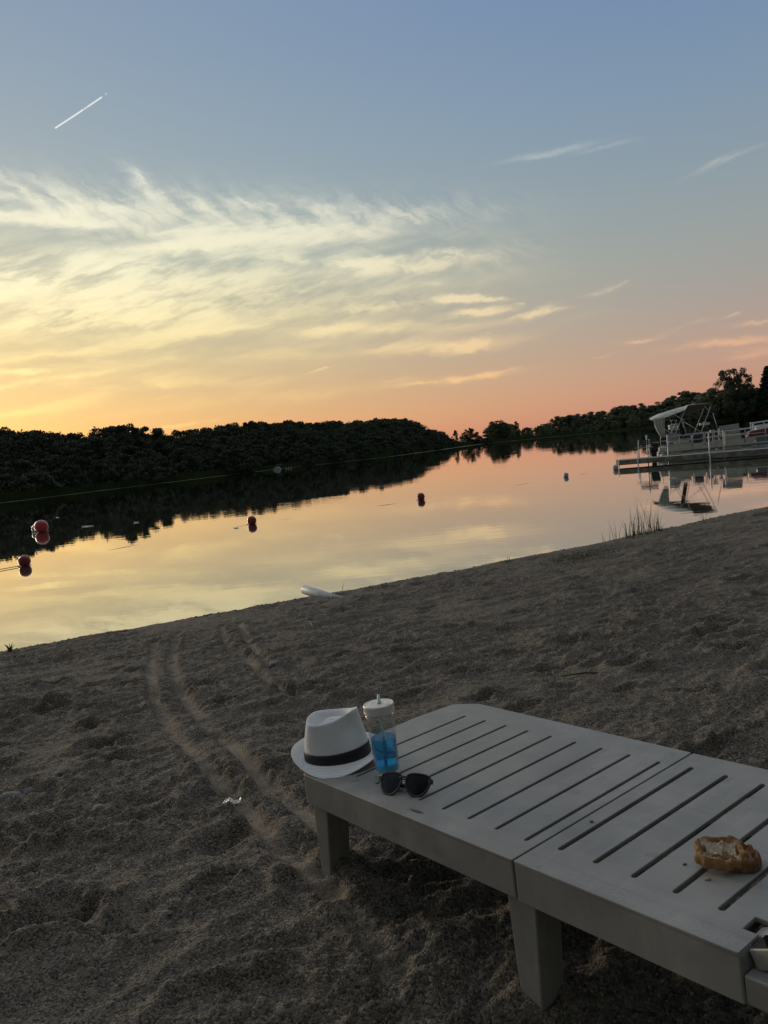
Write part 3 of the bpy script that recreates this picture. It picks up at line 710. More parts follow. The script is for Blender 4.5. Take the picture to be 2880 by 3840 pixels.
# ------------------------------------------------------------------ hat
def woven(name, c):
    m = bpy.data.materials.new(name); m.use_nodes = True; nt = m.node_tree; b = nt.nodes['Principled BSDF']
    tcn = nt.nodes.new('ShaderNodeTexCoord'); sp_ = nt.nodes.new('ShaderNodeSeparateXYZ'); nt.links.new(tcn.outputs['Object'], sp_.inputs[0])
    x_, y_, z_ = (S(nt, sp_.outputs[i]) for i in range(3)); th = y_.f('ARCTAN2', x_)
    w1 = (z_*1500.0).f('SINE')*.5+.5; w2 = (th*110.0).f('SINE')*.5+.5
    h = w1*.6+w2*.6
    n = noise(nt, tcn.outputs['Object'], 60, 3)
    nt.links.new(mixc(nt, sstep(h+n*.5, .2, 1.3), tuple(v*.82 for v in c), c), b.inputs['Base Color'])
    b.inputs['Roughness'].default_value = .85; b.inputs['Specular IOR Level'].default_value = .2
    bn = nt.nodes.new('ShaderNodeBump'); bn.inputs['Distance'].default_value = .0012; bn.inputs['Strength'].default_value = .8
    nt.links.new(h.k, bn.inputs['Height']); nt.links.new(bn.outputs[0], b.inputs['Normal']); return m
m_hat = woven('white_woven_straw', (.87,.87,.88)); m_band = mat('black_ribbon', (.007,.007,.009), .6, .2, 60, .3, 200, bdist=.001)
hp = bedp(-.072, .055, .016) - Vector((0, .020, 0))
hat = empty('fedora_hat', hp, 'white woven fedora with black band on the corner of the lounger', 'hat')
hrot = Matrix.Translation(hp) @ BM.to_3x3().to_4x4().normalized() @ Matrix.Rotation(atan2(BN.x, BU.x) - radians(15), 4, 'Z')
# local x = front of the hat (points to the right of the picture)
hat.matrix_world = hrot
RA, RB, HC = .098, .086, .130          # crown half axes at the base, crown height
def crown_pt(th, v):
    """v 0..1 up the side wall, 1..2 over the rim to the centre"""
    c, s = cos(th), sin(th)
    if c < 0:
        q_ = (abs(c)**2.7+abs(s)**2.7)**(-1/2.7); mixq = min(v, 1.0); c *= 1+(q_-1)*mixq; s *= 1+(q_-1)*mixq
    vv = min(v, 1.0)
    fr_ = max(0, c)
    ax = RA*(1-(.20+.08*max(0, -c))*vv**1.3); bx = RB*(1-.08*vv)*(1-.46*((1+c)/2)**1.6*vv**1.2)
    bul = 1+.02*sin(pi*vv)
    x, y = ax*c*bul, bx*s*bul
    # side pinches near the front
    pin = .017*math.exp(-((abs(th)-.75)/.34)**2)*math.exp(-((vv-.72)/.30)**2)
    x -= pin*c*.5; y -= pin*(1 if s > 0 else -1)*1.0
    rim = HC + .008*c + .003*c*c - .012*s*s
    z = rim*vv
    if v > 1:
        k = (v-1); r = 1-k
        z = rim - .004*(1-(1-min(k/.12, 1))**2)*0
        x0, y0 = x, y; x, y = x0*r+(.006)*k, y0*r
        # teardrop dent ringed by a crease with a raised middle
        kk = min(k/.36, 1); dent = .036*(kk*kk*(3-2*kk)); 
        mid_ = max(0, (k-.26)/.46); mid_ = min(1, mid_); bump_ = .020*(mid_*mid_*(3-2*mid_))
        z = rim*(1-.0*k) - dent + bump_ - (.008*c+.003*c*c-.012*s*s)*k
    return (x, y, z)
P = []
N_ = 96
vs_ = [i/22 for i in range(23)] + [1.02, 1.05] + [1+.05*i for i in range(2, 20)] + [1.999]
for v in vs_:
    P.append([crown_pt(-pi+2*pi*k/N_, v) for k in range(N_)])
hb_ = MB(); hb_.grid(P, True)
cr_o = hb_.build('crown', m_hat, hat, smooth=True)
P = []
for j in range(13):
    t = j/12; row = []
    for k in range(N_):
        th = -pi+2*pi*k/N_; c, s = cos(th), sin(th)
        rx = RA+t*.038; ry = RB+t*.043
        dth = atan2(sin(th+1.45), cos(th+1.45)); nearw = math.exp(-(dth/.95)**2)         # side turned to the viewer dips
        z = .004 - .002*sin(pi*t) - .021*nearw*t**1.3 + (1-nearw)*(.012*t**2) + .020*max(0, -c)**1.5*t**2.2 + .010*max(0, s)*t**2
        row.append((rx*c, ry*s, z))
    P.append(row)
P2 = [[(x, y, z-.0022) for x, y, z in r] for r in P[::-1]]
bb = MB(); bb.grid(P+P2, True); bb.build('brim', m_hat, hat, smooth=True)
P = []
for v, o_ in ((.022, .0008), (.026, .0022), (.12, .0028), (.20, .0028), (.262, .0022), (.268, .0008)):
    row = []
    for k in range(N_):
        x, y, z = crown_pt(-pi+2*pi*k/N_, v); r = hypot(x, y); row.append((x*(1+o_/r), y*(1+o_/r), z))
    P.append(row)
bn_ = MB(); bn_.grid(P, True); bn_.build('hat_band', m_band, hat, smooth=True)

# ------------------------------------------------------------------ tumbler with blue drink
def clear_mat(name, tint, rough=.02, mixf=.12, dif=None):
    m = bpy.data.materials.new(name); m.use_nodes = True; nt = m.node_tree; nt.nodes.clear()
    o = nt.nodes.new('ShaderNodeOutputMaterial'); tr = nt.nodes.new('ShaderNodeBsdfTransparent'); tr.inputs[0].default_value = (*tint, 1)
    g_ = nt.nodes.new('ShaderNodeBsdfGlossy'); g_.inputs['Roughness'].default_value = rough
    lw = nt.nodes.new('ShaderNodeLayerWeight'); lw.inputs['Blend'].default_value = .35
    m1_ = nt.nodes.new('ShaderNodeMixShader'); nt.links.new((S(nt, lw.outputs['Facing'])*.28+.02).clamp().k, m1_.inputs[0])
    d_ = nt.nodes.new('ShaderNodeBsdfDiffuse'); d_.inputs[0].default_value = (*(dif or (.8,.82,.85)), 1)
    tn = nt.nodes.new('ShaderNodeTexCoord'); nn = noise(nt, tn.outputs['Object'], 30, 3)
    m2_ = nt.nodes.new('ShaderNodeMixShader'); nt.links.new((nn*mixf*.6+mixf*.7).k, m2_.inputs[0])
    nt.links.new(tr.outputs[0], m2_.inputs[1]); nt.links.new(d_.outputs[0], m2_.inputs[2])
    nt.links.new(m2_.outputs[0], m1_.inputs[1]); nt.links.new(g_.outputs[0], m1_.inputs[2]); nt.links.new(m1_.outputs[0], o.inputs[0])
    return m
m_clear = clear_mat('clear_plastic', (.97,.975,.98), mixf=.022); 
m_liq = bpy.data.materials.new('blue_drink'); m_liq.use_nodes = True
b = m_liq.node_tree.nodes['Principled BSDF']; b.inputs['Base Color'].default_value = (.10,.50,.86,1); b.inputs['Roughness'].default_value = .03
b.inputs['Transmission Weight'].default_value = .75; b.inputs['IOR'].default_value = 1.2
nt = m_liq.node_tree; lp = noise(nt, nt.nodes.new('ShaderNodeTexCoord').outputs['Object'], 25, 2)
nt.links.new(mixc(nt, lp, (.02,.46,.84), (.04,.56,.95)), b.inputs['Base Color'])
m_liqb = mat('bright_blue_drink', (.02,.60,1.0), .15, .15, 40)
m_lid = mat('frosted_white_lid', (.70,.66,.62), .35, .06, 50)
m_straw = mat('pale_green_straw', (.50,.66,.58), .35, .08, 80)
cp = bedp(.153, .064, 0); cup = empty('drink_tumbler', cp, 'clear plastic tumbler of blue drink with white lid and straw, between hat and sunglasses', 'tumbler')
cup.matrix_world = Matrix.Translation(cp) @ BM.to_3x3().to_4x4()
def R(z): return .0345 + .0058*(z/.19)
b_ = MB(); b_.lathe([(.0, .001), (R(0)-.003, .001), (R(0), .004)]+[(R(z), z) for z in [.02,.05,.1,.15,.188]]+[(R(.19)-.0022, .188)]+[(R(z)-.0022, z) for z in [.15,.1,.05,.014]]+[(.0, .012)], 48)
b_.build('cup_body', m_clear, cup, smooth=True)
LQ = .105
b_ = MB(); b_.lathe([(0, .0335), (R(.03)-.003, .0335), (R(.06)-.003, .06), (R(LQ)-.003, LQ-.001), (R(LQ)-.004, LQ), (0, LQ)], 48); b_.build('drink', m_liq, cup, smooth=False)
b_ = MB(); b_.lathe([(0, .0145), (R(.015)-.0035, .0145), (R(.032)-.003, .0330), (0, .0332)], 48); o = b_.build('drink_bottom', m_liqb, cup); o['label'] = 'bright blue lowest layer of the drink'
b_ = MB(); b_.lathe([(R(.18)+.0008, .176), (.0428, .177), (.0428, .1815), (.0420, .183), (.0428, .1845), (.0428, .197), (.0412, .1995), (.036, .1985), (.0345, .1975), (.0335, .1985), (.020, .1990), (.019, .1980), (0, .1978)], 48)
b_.build('lid', m_lid, cup)
b_ = MB(); b_.tube([(.0035,-.006,.016), (.001,.001,.10), (-.001,.0035,.19), (-.0015,.004,.1995), (-.0055,.009,.222)], .0036, 12)
b_.lathe([(.0062, .2040), (.0062, .1985), (.0040, .1985)], 16, (-.0015,.004,0))
b_.build('straw', m_straw, cup, smooth=True)

# ------------------------------------------------------------------ sunglasses
m_fr = mat('matte_black_frame', (.012,.012,.014), .42, .2, 40); m_lens = bpy.data.materials.new('dark_lens'); m_lens.use_nodes = True
b = m_lens.node_tree.nodes['Principled BSDF']; b.inputs['Base Color'].default_value = (.008,.009,.014,1); b.inputs['Roughness'].default_value = .06; b.inputs['Specular IOR Level'].default_value = .22
_nt = m_lens.node_tree; _nn = noise(_nt, _nt.nodes.new('ShaderNodeTexCoord').outputs['Object'], 30, 2)
_nt.links.new((_nn*.10+.10).k, b.inputs['Roughness'])
gp = bedp(.297, .004, 0)
gl_ = empty('sunglasses', gp, 'black folded sunglasses with dark lenses lying in front of the drink', 'sunglasses')
xa = (bedp(.358, .032)-bedp(.236, -.024)).normalized(); za0 = BW.normalized(); ya = za0.cross(xa).normalized()   # ya points away from the viewer
tlt = radians(-36); za = (za0*cos(tlt) - ya*sin(tlt)); yb = (ya*cos(tlt)+za0*sin(tlt))
Mg = Matrix((xa, yb, za)).transposed().to_4x4(); Mg.translation = gp + za0*.0262
gl_.matrix_world = Mg @ Matrix.Scale(1.04, 4)
def lens_shape(sx, grow=0.0):
    pts = []
    ctrl = [(.0095,.014),(.0095,.005),(.0115,-.005),(.0165,-.0145),(.0245,-.0215),(.035,-.025),(.045,-.0235),(.0535,-.0175),(.0598,-.0085),(.0640,.002),(.0662,.013),(.0615,.0208),(.050,.0235),(.036,.0242),(.022,.0236),(.013,.0205)]
    cc = [Vector((x, y, 0)) for x, y in ctrl]; n = len(cc); cen = Vector((.038, .0, 0))
    for i in range(n):
        for k in range(5):
            t = k/5; a_, b1_, c_, d_ = cc[i-1], cc[i], cc[(i+1) % n], cc[(i+2) % n]
            p = .5*((2*b1_)+(c_-a_)*t+(2*a_-5*b1_+4*c_-d_)*t*t+(3*b1_-a_-3*c_+d_)*t**3)
            d = (p-cen).normalized(); p = p+d*grow; pts.append((sx*p.x, p.y))
    return pts
def wrap(x): return .010*(abs(x)/.07)**2      # front curves back at the sides
for sx in (1, -1):
    o_ = lens_shape(sx, .0048); i_ = lens_shape(sx, 0); P = []
    for (loop, y) in ((i_, .0018), (i_, -.0015), (o_, -.0020), (o_, .0022), (i_, .0018)):
        P.append([(x, y+wrap(x), z) for x, z in loop])
    f_ = MB(); f_.grid(P, True); f_.build('rim', m_fr, gl_, smooth=True)
    L = MB(); ii = lens_shape(sx, .0006); cx_ = sx*.038; rows = []
    for r in (0, .35, .7, 1.0): rows.append([(cx_+(x-cx_)*r, wrap(cx_+(x-cx_)*r)-.0006-.0016*(1-r*r), z*r) for x, z in ii])
    L.grid(rows, True); L.build('lens', m_lens, gl_, smooth=True)
f_ = MB(); f_.tube([(-.0125,.0,.013),(-.006,-.0008,.0165),(0,-.001,.0175),(.006,-.0008,.0165),(.0125,.0,.013)], [.0032,.003,.0029,.003,.0032], 8)
f_.tube([(-.0105,.001,.008),(0,.0,.0115),(.0105,.001,.008)], .0018, 6)
f_.build('bridge', m_fr, gl_, smooth=True)
for sx in (1, -1):
    h_ = MB(); h_.box(min(sx*.064, sx*.073), max(sx*.064, sx*.073), .006, .017, .006, .0175); h_.build('hinge', m_fr, gl_, bevel=.001)
    off = .018 if sx > 0 else .025
    t_ = MB(); t_.tube([(sx*.069,.013,.011), (sx*.066, off, .010), (sx*.02, off+.002, .004), (-sx*.022, off+.003, -.003), (-sx*.036, off+.004, -.007), (-sx*.046, off+.004, -.013)], [.0045,.0045,.0042,.0042,.0048,.0036], 8)
    t_.build('temple', m_fr, gl_, smooth=True)

# ------------------------------------------------------------------ pastry
def pastry_mat(name, c1, c2, c3):
    m = bpy.data.materials.new(name); m.use_nodes = True; nt = m.node_tree; b = nt.nodes['Principled BSDF']
    a = nt.nodes.new('ShaderNodeAttribute'); a.attribute_name = 'crust'; cr = S(nt, a.outputs['Fac'])
    v = nt.nodes.new('ShaderNodeTexCoord').outputs['Object']; n = noise(nt, v, 70, 6, .7); n2 = noise(nt, v, 28, 3)
    c = mixc(nt, sstep(cr+n*.5, .45, 1.0), c1, c2); c = mixc(nt, sstep(n2, .57, .68)*.8, c, c3)
    nt.links.new(c, b.inputs['Base Color']); b.inputs['Roughness'].default_value = .8
    bn = nt.nodes.new('ShaderNodeBump'); bn.inputs['Distance'].default_value = .004; bn.inputs['Strength'].default_value = .7; nt.links.new((n+n2).k, bn.inputs['Height'])
    nt.links.new(bn.outputs[0], b.inputs['Normal']); return m
m_pas = pastry_mat('baked_pastry', (.46,.38,.27), (.29,.155,.06), (.16,.065,.03)); m_pas2 = pastry_mat('browned_pastry', (.30,.16,.08), (.22,.11,.05), (.13,.05,.03))
pp = bedp(1.100, .146, 0); pas = empty('pastry', pp, 'golden folded fruit pastry lying on the lounger slats', 'pastry')
pas.matrix_world = Matrix.Translation(pp) @ BM.to_3x3().to_4x4() @ Matrix.Rotation(radians(38), 4, 'Z') @ Matrix.Scale(.88, 4)
def pastry_piece(name, mt, cx, cy, cz, sx, sy, H, seed, tilt=0.0, tx=0.0):
    nu, nv = 64, 64; V = []; cr = []
    rs = random.Random(seed); corner = 3.4
    slits = [(-.12, -.58, .46, .09), (.18, .34, .12, .07), (-.66, .12, .10, .20), (-.42, -.22, .16, .06), (.1, .74, .4, .05), (.70, -.05, .05, .45)]
    rows = []; crs = []
    for j in range(nv+1):
        v = j/nv; row = []
        # 0..0.25 underside to edge, then edge up, then top in to the centre
        for i in range(nu):
            th = 2*pi*i/nu; c, s = cos(th), sin(th)
            sq = (abs(c)**corner+abs(s)**corner)**(-1/corner)
            wob_ = 1+.055*sin(5*th+seed)+.045*sin(13*th+seed*2)+.02*sin(29*th)+.06*mnoise.noise(Vector((c*3, s*3, seed*3.3)))
            if v < .15: r = v/.15*.92; z = 0; k_ = 0
            elif v < .45: q = (v-.15)/.30; a = -pi/2+pi*q; r = .92+.10*cos(a)*(1 if q > 0 else 1); z = H*.5+H*.5*sin(a); k_ = .9
            else: r = .92*(1-(v-.45)/.55); 
            x, y = c*sq*r*wob_, s*sq*r*wob_
            if v >= .45:
                e = max(abs(x), abs(y)); lip = sm(np.array(e), .62, .86); z = H*(.74+.26*float(lip)) + .004*mnoise.noise(Vector((x*2.2+seed, y*2.2, 1)))*2
                k_ = float(lip)
                for (a0, b0, la, lb) in slits:
                    d = ((x-a0)/la)**2+((y-b0)/lb)**2
                    z -= .019*math.exp(-d*1.6); z += .004*math.exp(-(d-1.9)**2*1.5); k_ = max(k_, .8*math.exp(-(d-1)**2))
            z += (.0075*mnoise.noise(Vector((x*3.6+seed, y*3.6, z*45)))+.0035*mnoise.noise(Vector((x*14+seed, y*14, z*90)))) if v > .1 else 0
            X_, Y_ = x*sx, y*sy
            Zr = z + X_*tan(tilt) + Y_*tan(tx)
            row.append((cx+X_, cy+Y_, cz+max(Zr, .0)))
            crs.append(k_)
        rows.append(row)
    m_ = MB(); m_.grid(rows, True); o = m_.build(name, mt, pas, smooth=True, weld=False)
    at = o.data.attributes.new('crust', 'FLOAT', 'POINT'); at.data.foreach_set('value', crs); return o
pastry_piece('pastry_top', m_pas, -.008, .004, .013, .050, .042, .028, 3, tilt=-.04, tx=.16)
pastry_piece('pastry_bottom', m_pas2, .032, .008, .001, .038, .036, .030, 8, tilt=-.10, tx=.05)

# ------------------------------------------------------------------ dock, bench, boats
T0 = atz(2318, 1754, WZ); T1 = atz(2880, 1710, WZ); dd = (T1-T0); dd.z = 0; dd.normalize(); DRZ = atan2(dd.y, dd.x)
def dock_empty(name, s, q, label, cat, group=None):
    e_ = Vector((-dd.y, dd.x, 0)); return empty(name, T0+dd*s+e_*q, label, cat, group, DRZ)
m_deck = mat('weathered_deck_boards', (.33,.33,.34), .8, .15, 6, .3, 30); m_beam = mat('weathered_brown_beam', (.27,.24,.18), .85, .0, 3, .3, 20, col2=(.12,.11,.085))
m_steel = mat('galvanised_steel', (.62,.64,.67), .45, .15, 12, metal=.3); m_black = mat('black_plastic', (.012,.012,.014), .45, .2, 10)
dk = dock_empty('dock', 0, 0, 'long low wooden dock on steel posts with the bench at its tip', 'dock')
b_ = MB()
for k in range(86): b_.box(.02+k*.14, .02+k*.14+.13, .0, 1.25, .285, .315)
b_.build('deck', m_deck, dk)
b_ = MB(); b_.hexa([(0,-.04,.10),(12,-.04,.10),(12,0,.10),(0,0,.10)], [(0,-.04,.31),(12,-.04,.31),(12,0,.31),(0,0,.31)])
b_.box(0,12,1.251,1.29,.10,.31); b_.box(-.03,-.001,-.04,1.29,.11,.30); b_.build('side_beam', m_beam, dk)
for (s_, q_, h_) in ((.84,-.075,.56), (1.36,1.33,1.30), (2.24,1.33,1.24), (3.77,-.08,1.19), (4.57,1.33,1.21), (7.2,-.08,1.2), (8.0,1.33,1.2), (.04,-.07,.36)):
    b_ = MB(); b_.tube([(s_,q_,-1.2),(s_,q_,h_)], .033 if h_ > .6 else .024, 10); b_.tube([(s_,q_,.18),(s_,q_,.26)], .045, 10); b_.build('post', m_steel, dk)
bench = dock_empty('dock_bench', 0, 0, 'dark slatted bench near the tip of the dock', 'bench')
bench.location.z = WZ+.315
b_ = MB()
for k in range(4): b_.box(.80, 1.55, .50+.09*k, .575+.09*k, .44, .465)
b_.build('seat', m_deck, bench)
b_ = MB()
for k in range(3): b_.hexa([(1.00,.87+.02*k,.56+.075*k),(1.70,.87+.02*k,.56+.075*k),(1.70,.89+.02*k,.56+.075*k),(1.00,.89+.02*k,.56+.075*k)], [(1.01,.885+.02*k,.62+.075*k),(1.71,.885+.02*k,.62+.075*k),(1.71,.905+.02*k,.62+.075*k),(1.01,.905+.02*k,.62+.075*k)])
b_.build('backrest', mat('dark_bench_slats', (.05,.05,.055), .6, .2, 10), bench)
for (s_, q_) in ((.95,.52), (1.40,.52), (.95,.86), (1.40,.86)):
    b_ = MB(); b_.tube([(s_,q_,0),(s_,q_,.44)] + ([(s_+.03,q_+.07,.80)] if q_ > .6 else []), .018, 6); b_.build('leg', m_steel, bench)

m_hull = mat('cream_aluminium_panel', (.50,.49,.42), .5, .08, 4); m_white = mat('white_boat_paint', (.62,.64,.68), .4, .08, 6)
m_teal = mat('teal_blue_panel', (.10,.17,.20), .5, .1, 4); m_cloth = mat('grey_canvas', (.52,.52,.47), .9, .15, 5, .3, 12)
m_under = mat('dark_brown_canvas', (.065,.055,.045), .95, .2, 5); m_seat = mat('grey_vinyl_seat', (.34,.34,.39), .5, .12, 8); m_navy = mat('navy_vinyl', (.035,.045,.075), .5, .2, 8)
m_tan = mat('taupe_vinyl', (.30,.275,.265), .7, .1, 8); m_red = mat('maroon_vinyl', (.16,.04,.035), .6, .2, 8); m_pink = mat('pink_fabric', (.55,.22,.22), .8, .1, 20); m_blue = mat('blue_fabric', (.05,.14,.26), .8, .2, 20)
m_cream = mat('cream_fabric', (.6,.55,.46), .8, .1, 20); m_rope = mat('grey_rope', (.16,.15,.13), .9, .2, 30)
boat = dock_empty('pontoon_boat', 0, 0, 'pontoon boat with sagging grey canopy moored behind the dock', 'boat')
boat.location.z = WZ
SH = lambda s: .0155*(s-2.0)            # bow rides a little higher
def sh(mb):                              # shear for trim (real geometry of the floating boat)
    mb.v = [(x, y, z+SH(x)) for x, y, z in mb.v]; return mb
for q_ in (2.18, 3.95):
    b_ = MB(); b_.tube([(1.95,q_,.22),(2.1,q_,.215),(7.2,q_,.21),(7.9,q_,.27),(8.2,q_,.36)], [.12,.20,.20,.14,.04], 16); sh(b_).build('pontoon', m_steel, boat, smooth=True)
b_ = MB(); b_.box(1.90,8.1,1.90,4.25,.445,.50); b_.box(2.1,7.6,2.1,4.0,.39,.444); sh(b_).build('deck', m_hull, boat)
for bx_ in ((2.40,2.9,1.96,2.35,.30,.444), (4.72,5.42,1.97,2.0,.29,.42)):
    b_ = MB(); b_.box(*bx_); sh(b_).build('float_cover', m_hull, boat)
def rail(s0, s1, q, top, r=.016, mids=(.84,), posts=()):
    b_ = MB(); b_.tube([(s0,q,.50),(s0,q,top-.06),(s0+.02,q,top-.02),(s0+.07,q,top),(s1-.07,q,top),(s1-.02,q,top-.02),(s1,q,top-.06),(s1,q,.50)], r, 6)
    for m__ in mids: b_.tube([(s0,q,m__),(s1,q,m__)], r*.8, 6)
    for p in posts: b_.tube([(p,q,.5),(p,q,top)], r*.8, 6)
    return sh(b_)
def panel(s0, s1, q, mt, z0=.505, z1=.70):
    b_ = MB(); b_.box(s0+.02, s1-.02, q-.008, q+.008, z0, z1); b_.box(s0, s1, q-.014, q+.014, z1, z1+.022); return sh(b_).build('side_panel', mt, boat)
for (a, c_, q) in ((2.3,3.31,1.93), (3.90,4.68,1.93), (4.74,6.40,1.93), (2.2,7.9,4.22)):
    rail(a, c_, q, 1.12, posts=[a+(c_-a)*.5], mids=(.90,)).build('rail', m_steel, boat, smooth=True)
for (a, c_, q, mt) in ((2.3,3.31,1.93,m_hull), (3.90,4.70,1.93,m_hull), (4.76,5.55,1.93,m_hull), (5.58,5.95,1.93,m_hull), (5.98,8.0,1.93,m_teal), (2.2,7.9,4.22,m_hull)): panel(a, c_, q, mt)
g_ = rail(3.36, 3.84, 1.93, 1.12, mids=(.88,)).build('gate', m_steel, boat, smooth=True)
b_ = MB(); b_.box(3.385,3.815,1.922,1.938,.51,.72); sh(b_).build('gate_panel', m_hull, g_)
b_ = MB(); b_.box(1.93,2.27,1.93,4.1,.50,.66); sh(b_).build('stern_box', m_hull, boat, bevel=.01)
b_ = MB(); b_.hexa([(1.52,2.7,.52),(1.98,2.7,.50),(1.98,3.2,.50),(1.52,3.2,.52)], [(1.66,2.78,.95),(1.98,2.78,.95),(1.98,3.12,.95),(1.66,3.12,.95)])
b_.hexa([(1.70,2.88,-.2),(1.85,2.88,-.2),(1.85,3.02,-.2),(1.70,3.02,-.2)], [(1.60,2.85,.62),(1.9,2.85,.62),(1.9,3.05,.62),(1.55,3.05,.62)])
b_.hexa([(1.35,2.9,.40),(1.6,2.9,.36),(1.6,3.0,.36),(1.35,3.0,.40)], [(1.42,2.9,.47),(1.62,2.9,.60),(1.62,3.0,.60),(1.42,3.0,.47)])
mo = b_.build('outboard_motor', m_black, boat, bevel=.03)
b_ = MB(); b_.box(1.72,1.97,2.68,2.79,.88,.92); b_.build('motor_stripe', m_white, mo)
# canopy cloth: cross sections along s
secs = [(1.66,1.93,1.97,2.02,1.98), (1.80,1.90,2.06,2.10,2.0), (2.07,1.94,2.18,2.20,2.03), (2.45,2.06,2.30,2.28,2.06), (2.85,2.18,2.39,2.34,2.08), (3.13,2.26,2.44,2.36,2.10), (3.27,2.46,2.475,2.42,2.12), (3.6,2.47,2.49,2.46,2.17), (3.95,2.455,2.48,2.46,2.22), (4.25,2.43,2.44,2.44,2.28)]
def cxs(f_off):
    rows = []
    for (s_, a, b2_, c2_, d2_) in secs:
        kx = [1.90, 1.98, 2.35, 3.3, 4.2]; kz = [a, (a+b2_)/2, b2_, c2_, d2_]
        rows.append([(s_+.01*sin(q*9+s_*6), q, float(np.interp(q, kx, kz))+.012*mnoise.noise(Vector((s_*4, q*3, 0)))+f_off) for q in np.linspace(1.9, 4.2, 20)])
    return rows
rows = cxs(0); b_ = MB(); b_.grid(rows); b_.build('canopy', m_cloth, boat, smooth=True)
rows = cxs(-.014); b_ = MB(); b_.grid([[p for p in r if p[1] > 2.05] for r in rows]); b_.build('canopy_underside', m_under, boat, smooth=True)  # dark brown sheet just below the canopy cloth
rows = []
for j in range(15):
    t = j/14; z = 2.0-.90*t; c0 = 1.72+.33*t-.06*sin(pi*t); w_ = .36*(1-t)**.8+.17
    rows.append([(c0+w_*i/13*(1.0), 1.93+.04*sin(i*1.7+t*3)+.05*t, z+.02*(i/13)-(.0)) for i in range(14)])
b_ = MB(); b_.grid(rows); b_.build('rear_drape', m_cloth, boat, smooth=True, solid=.008)
rows = [[(3.02+.02*i-.10*(1-t)+.13*t*0+.11*t, 4.1+.03*sin(i*2), 2.18-1.05*t) for i in range(10)] for t in [k/8 for k in range(9)]]
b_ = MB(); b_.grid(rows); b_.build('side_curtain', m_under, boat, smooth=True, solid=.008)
for pts in ([(2.62,1.93,1.16),(3.14,1.95,2.30)], [(1.96,1.95,1.68),(2.62,1.93,1.16)], [(3.74,1.93,1.18),(4.24,1.95,2.42)], [(3.06,1.97,1.74),(3.74,1.93,1.20)], [(2.66,1.98,2.10),(3.06,1.97,1.80)], [(3.95,2.0,2.36),(4.13,1.98,2.13)],
            [(2.62,4.18,1.16),(3.14,4.18,2.12)], [(3.74,4.18,1.18),(4.22,4.18,2.27)], [(4.28,1.97,2.02),(4.46,1.95,1.25)], [(3.16,4.0,2.1),(3.36,4.0,1.16)]):
    b_ = MB(); b_.tube(pts, .014, 6); b_.build('canopy_pole', m_steel, boat, smooth=True)
b_ = MB(); b_.hexa([(2.34,2.35,.86),(2.88,2.35,.86),(2.88,2.85,.86),(2.34,2.85,.86)], [(2.38,2.75,1.24),(2.78,2.75,1.28),(2.74,2.90,1.28),(2.40,2.90,1.24)]); b_.box(2.36,2.96,2.2,2.8,.80,.93); b_.build('captain_seat', m_seat, boat, bevel=.04)
b_ = MB(); b_.hexa([(2.62,2.0,.74),(3.2,2.0,.74),(3.2,2.6,.74),(2.62,2.6,.74)], [(2.56,2.0,.88),(3.27,2.0,.90),(3.27,2.6,.90),(2.56,2.6,.88)]); b_.build('bench_seat', m_hull, boat, bevel=.03)
b_ = MB(); b_.box(3.44,3.80,2.3,2.8,.52,1.10); b_.build('console', m_navy, boat, bevel=.03)
b_ = MB(); b_.hexa([(4.57,2.05,1.00),(5.40,2.05,1.04),(5.40,2.15,1.04),(4.57,2.15,1.00)], [(4.56,2.2,1.40),(5.37,2.2,1.45),(5.37,2.26,1.45),(4.56,2.26,1.40)]); b_.build('seat_back', m_tan, boat, bevel=.01)
b_ = MB(); b_.box(4.76,5.44,2.16,2.7,.52,.99); b_.build('seat_base', m_hull, boat, bevel=.02)
b_ = MB(); b_.box(5.42,5.66,2.3,2.8,.52,.95); b_.build('storage_box', m_navy, boat, bevel=.02)
b_ = MB(); b_.hexa([(5.84,2.6,.80),(6.7,2.6,.84),(6.7,3.2,.84),(5.84,3.2,.80)], [(5.86,2.6,1.05),(6.7,2.6,1.14),(6.7,3.2,1.14),(5.86,3.2,1.05)]); b_.build('bow_seat', m_red, boat, bevel=.02)
b_ = MB(); b_.tube([(5.78,2.4,.80),(5.80,2.4,1.0),(5.90,2.4,1.07),(6.4,2.4,1.13)], .018, 6); b_.build('grab_rail', m_white, boat, smooth=True)
b_ = MB(); b_.box(5.80,6.44,1.90,1.925,.335,.435); np_ = b_.build('number_plate', m_white, boat)
tcu = bpy.data.curves.new('txt', 'FONT'); tcu.body = 'MI 5584 WC'; tcu.size = .105; tcu.extrude = .001; to = bpy.data.objects.new('txt', tcu); COL.objects.link(to)
tm = bpy.data.meshes.new_from_object(to.evaluated_get(bpy.context.evaluated_depsgraph_get())); bpy.data.objects.remove(to)
tm.transform(Matrix.Translation((5.83, 1.8975, .350)) @ Matrix.Rotation(pi/2, 4, 'X')); tm.materials.clear(); link_mesh('registration_number', tm, m_black, np_)
def bagbox(name, s0, s1, q0, q1, z0, z1, mt, label, cat):
    e = dock_empty(name, 0, 0, label, cat); e.location.z = WZ; b_ = MB(); b_.hexa([(s0,q0,z0),(s1,q0,z0),(s1,q1,z0),(s0,q1,z0)], [(s0+.02,q0+.02,z1),(s1-.01,q0+.02,z1-.01),(s1-.01,q1-.02,z1),(s0+.02,q1-.02,z1+.01)])
    b_.build('body', mt, e, bevel=.03, sub=1); b2_ = MB(); b2_.tube([((s0+s1)/2-.04,(q0+q1)/2,z1-.01),((s0+s1)/2,(q0+q1)/2,z1+.05),((s0+s1)/2+.04,(q0+q1)/2,z1-.01)], .008, 6); b2_.build('handle', mt, e)
bagbox('beach_bag', 4.44, 4.62, 2.2, 2.4, .86, .99, m_pink, 'small pink bag on the pontoon boat beside the taupe seat back', 'bag')
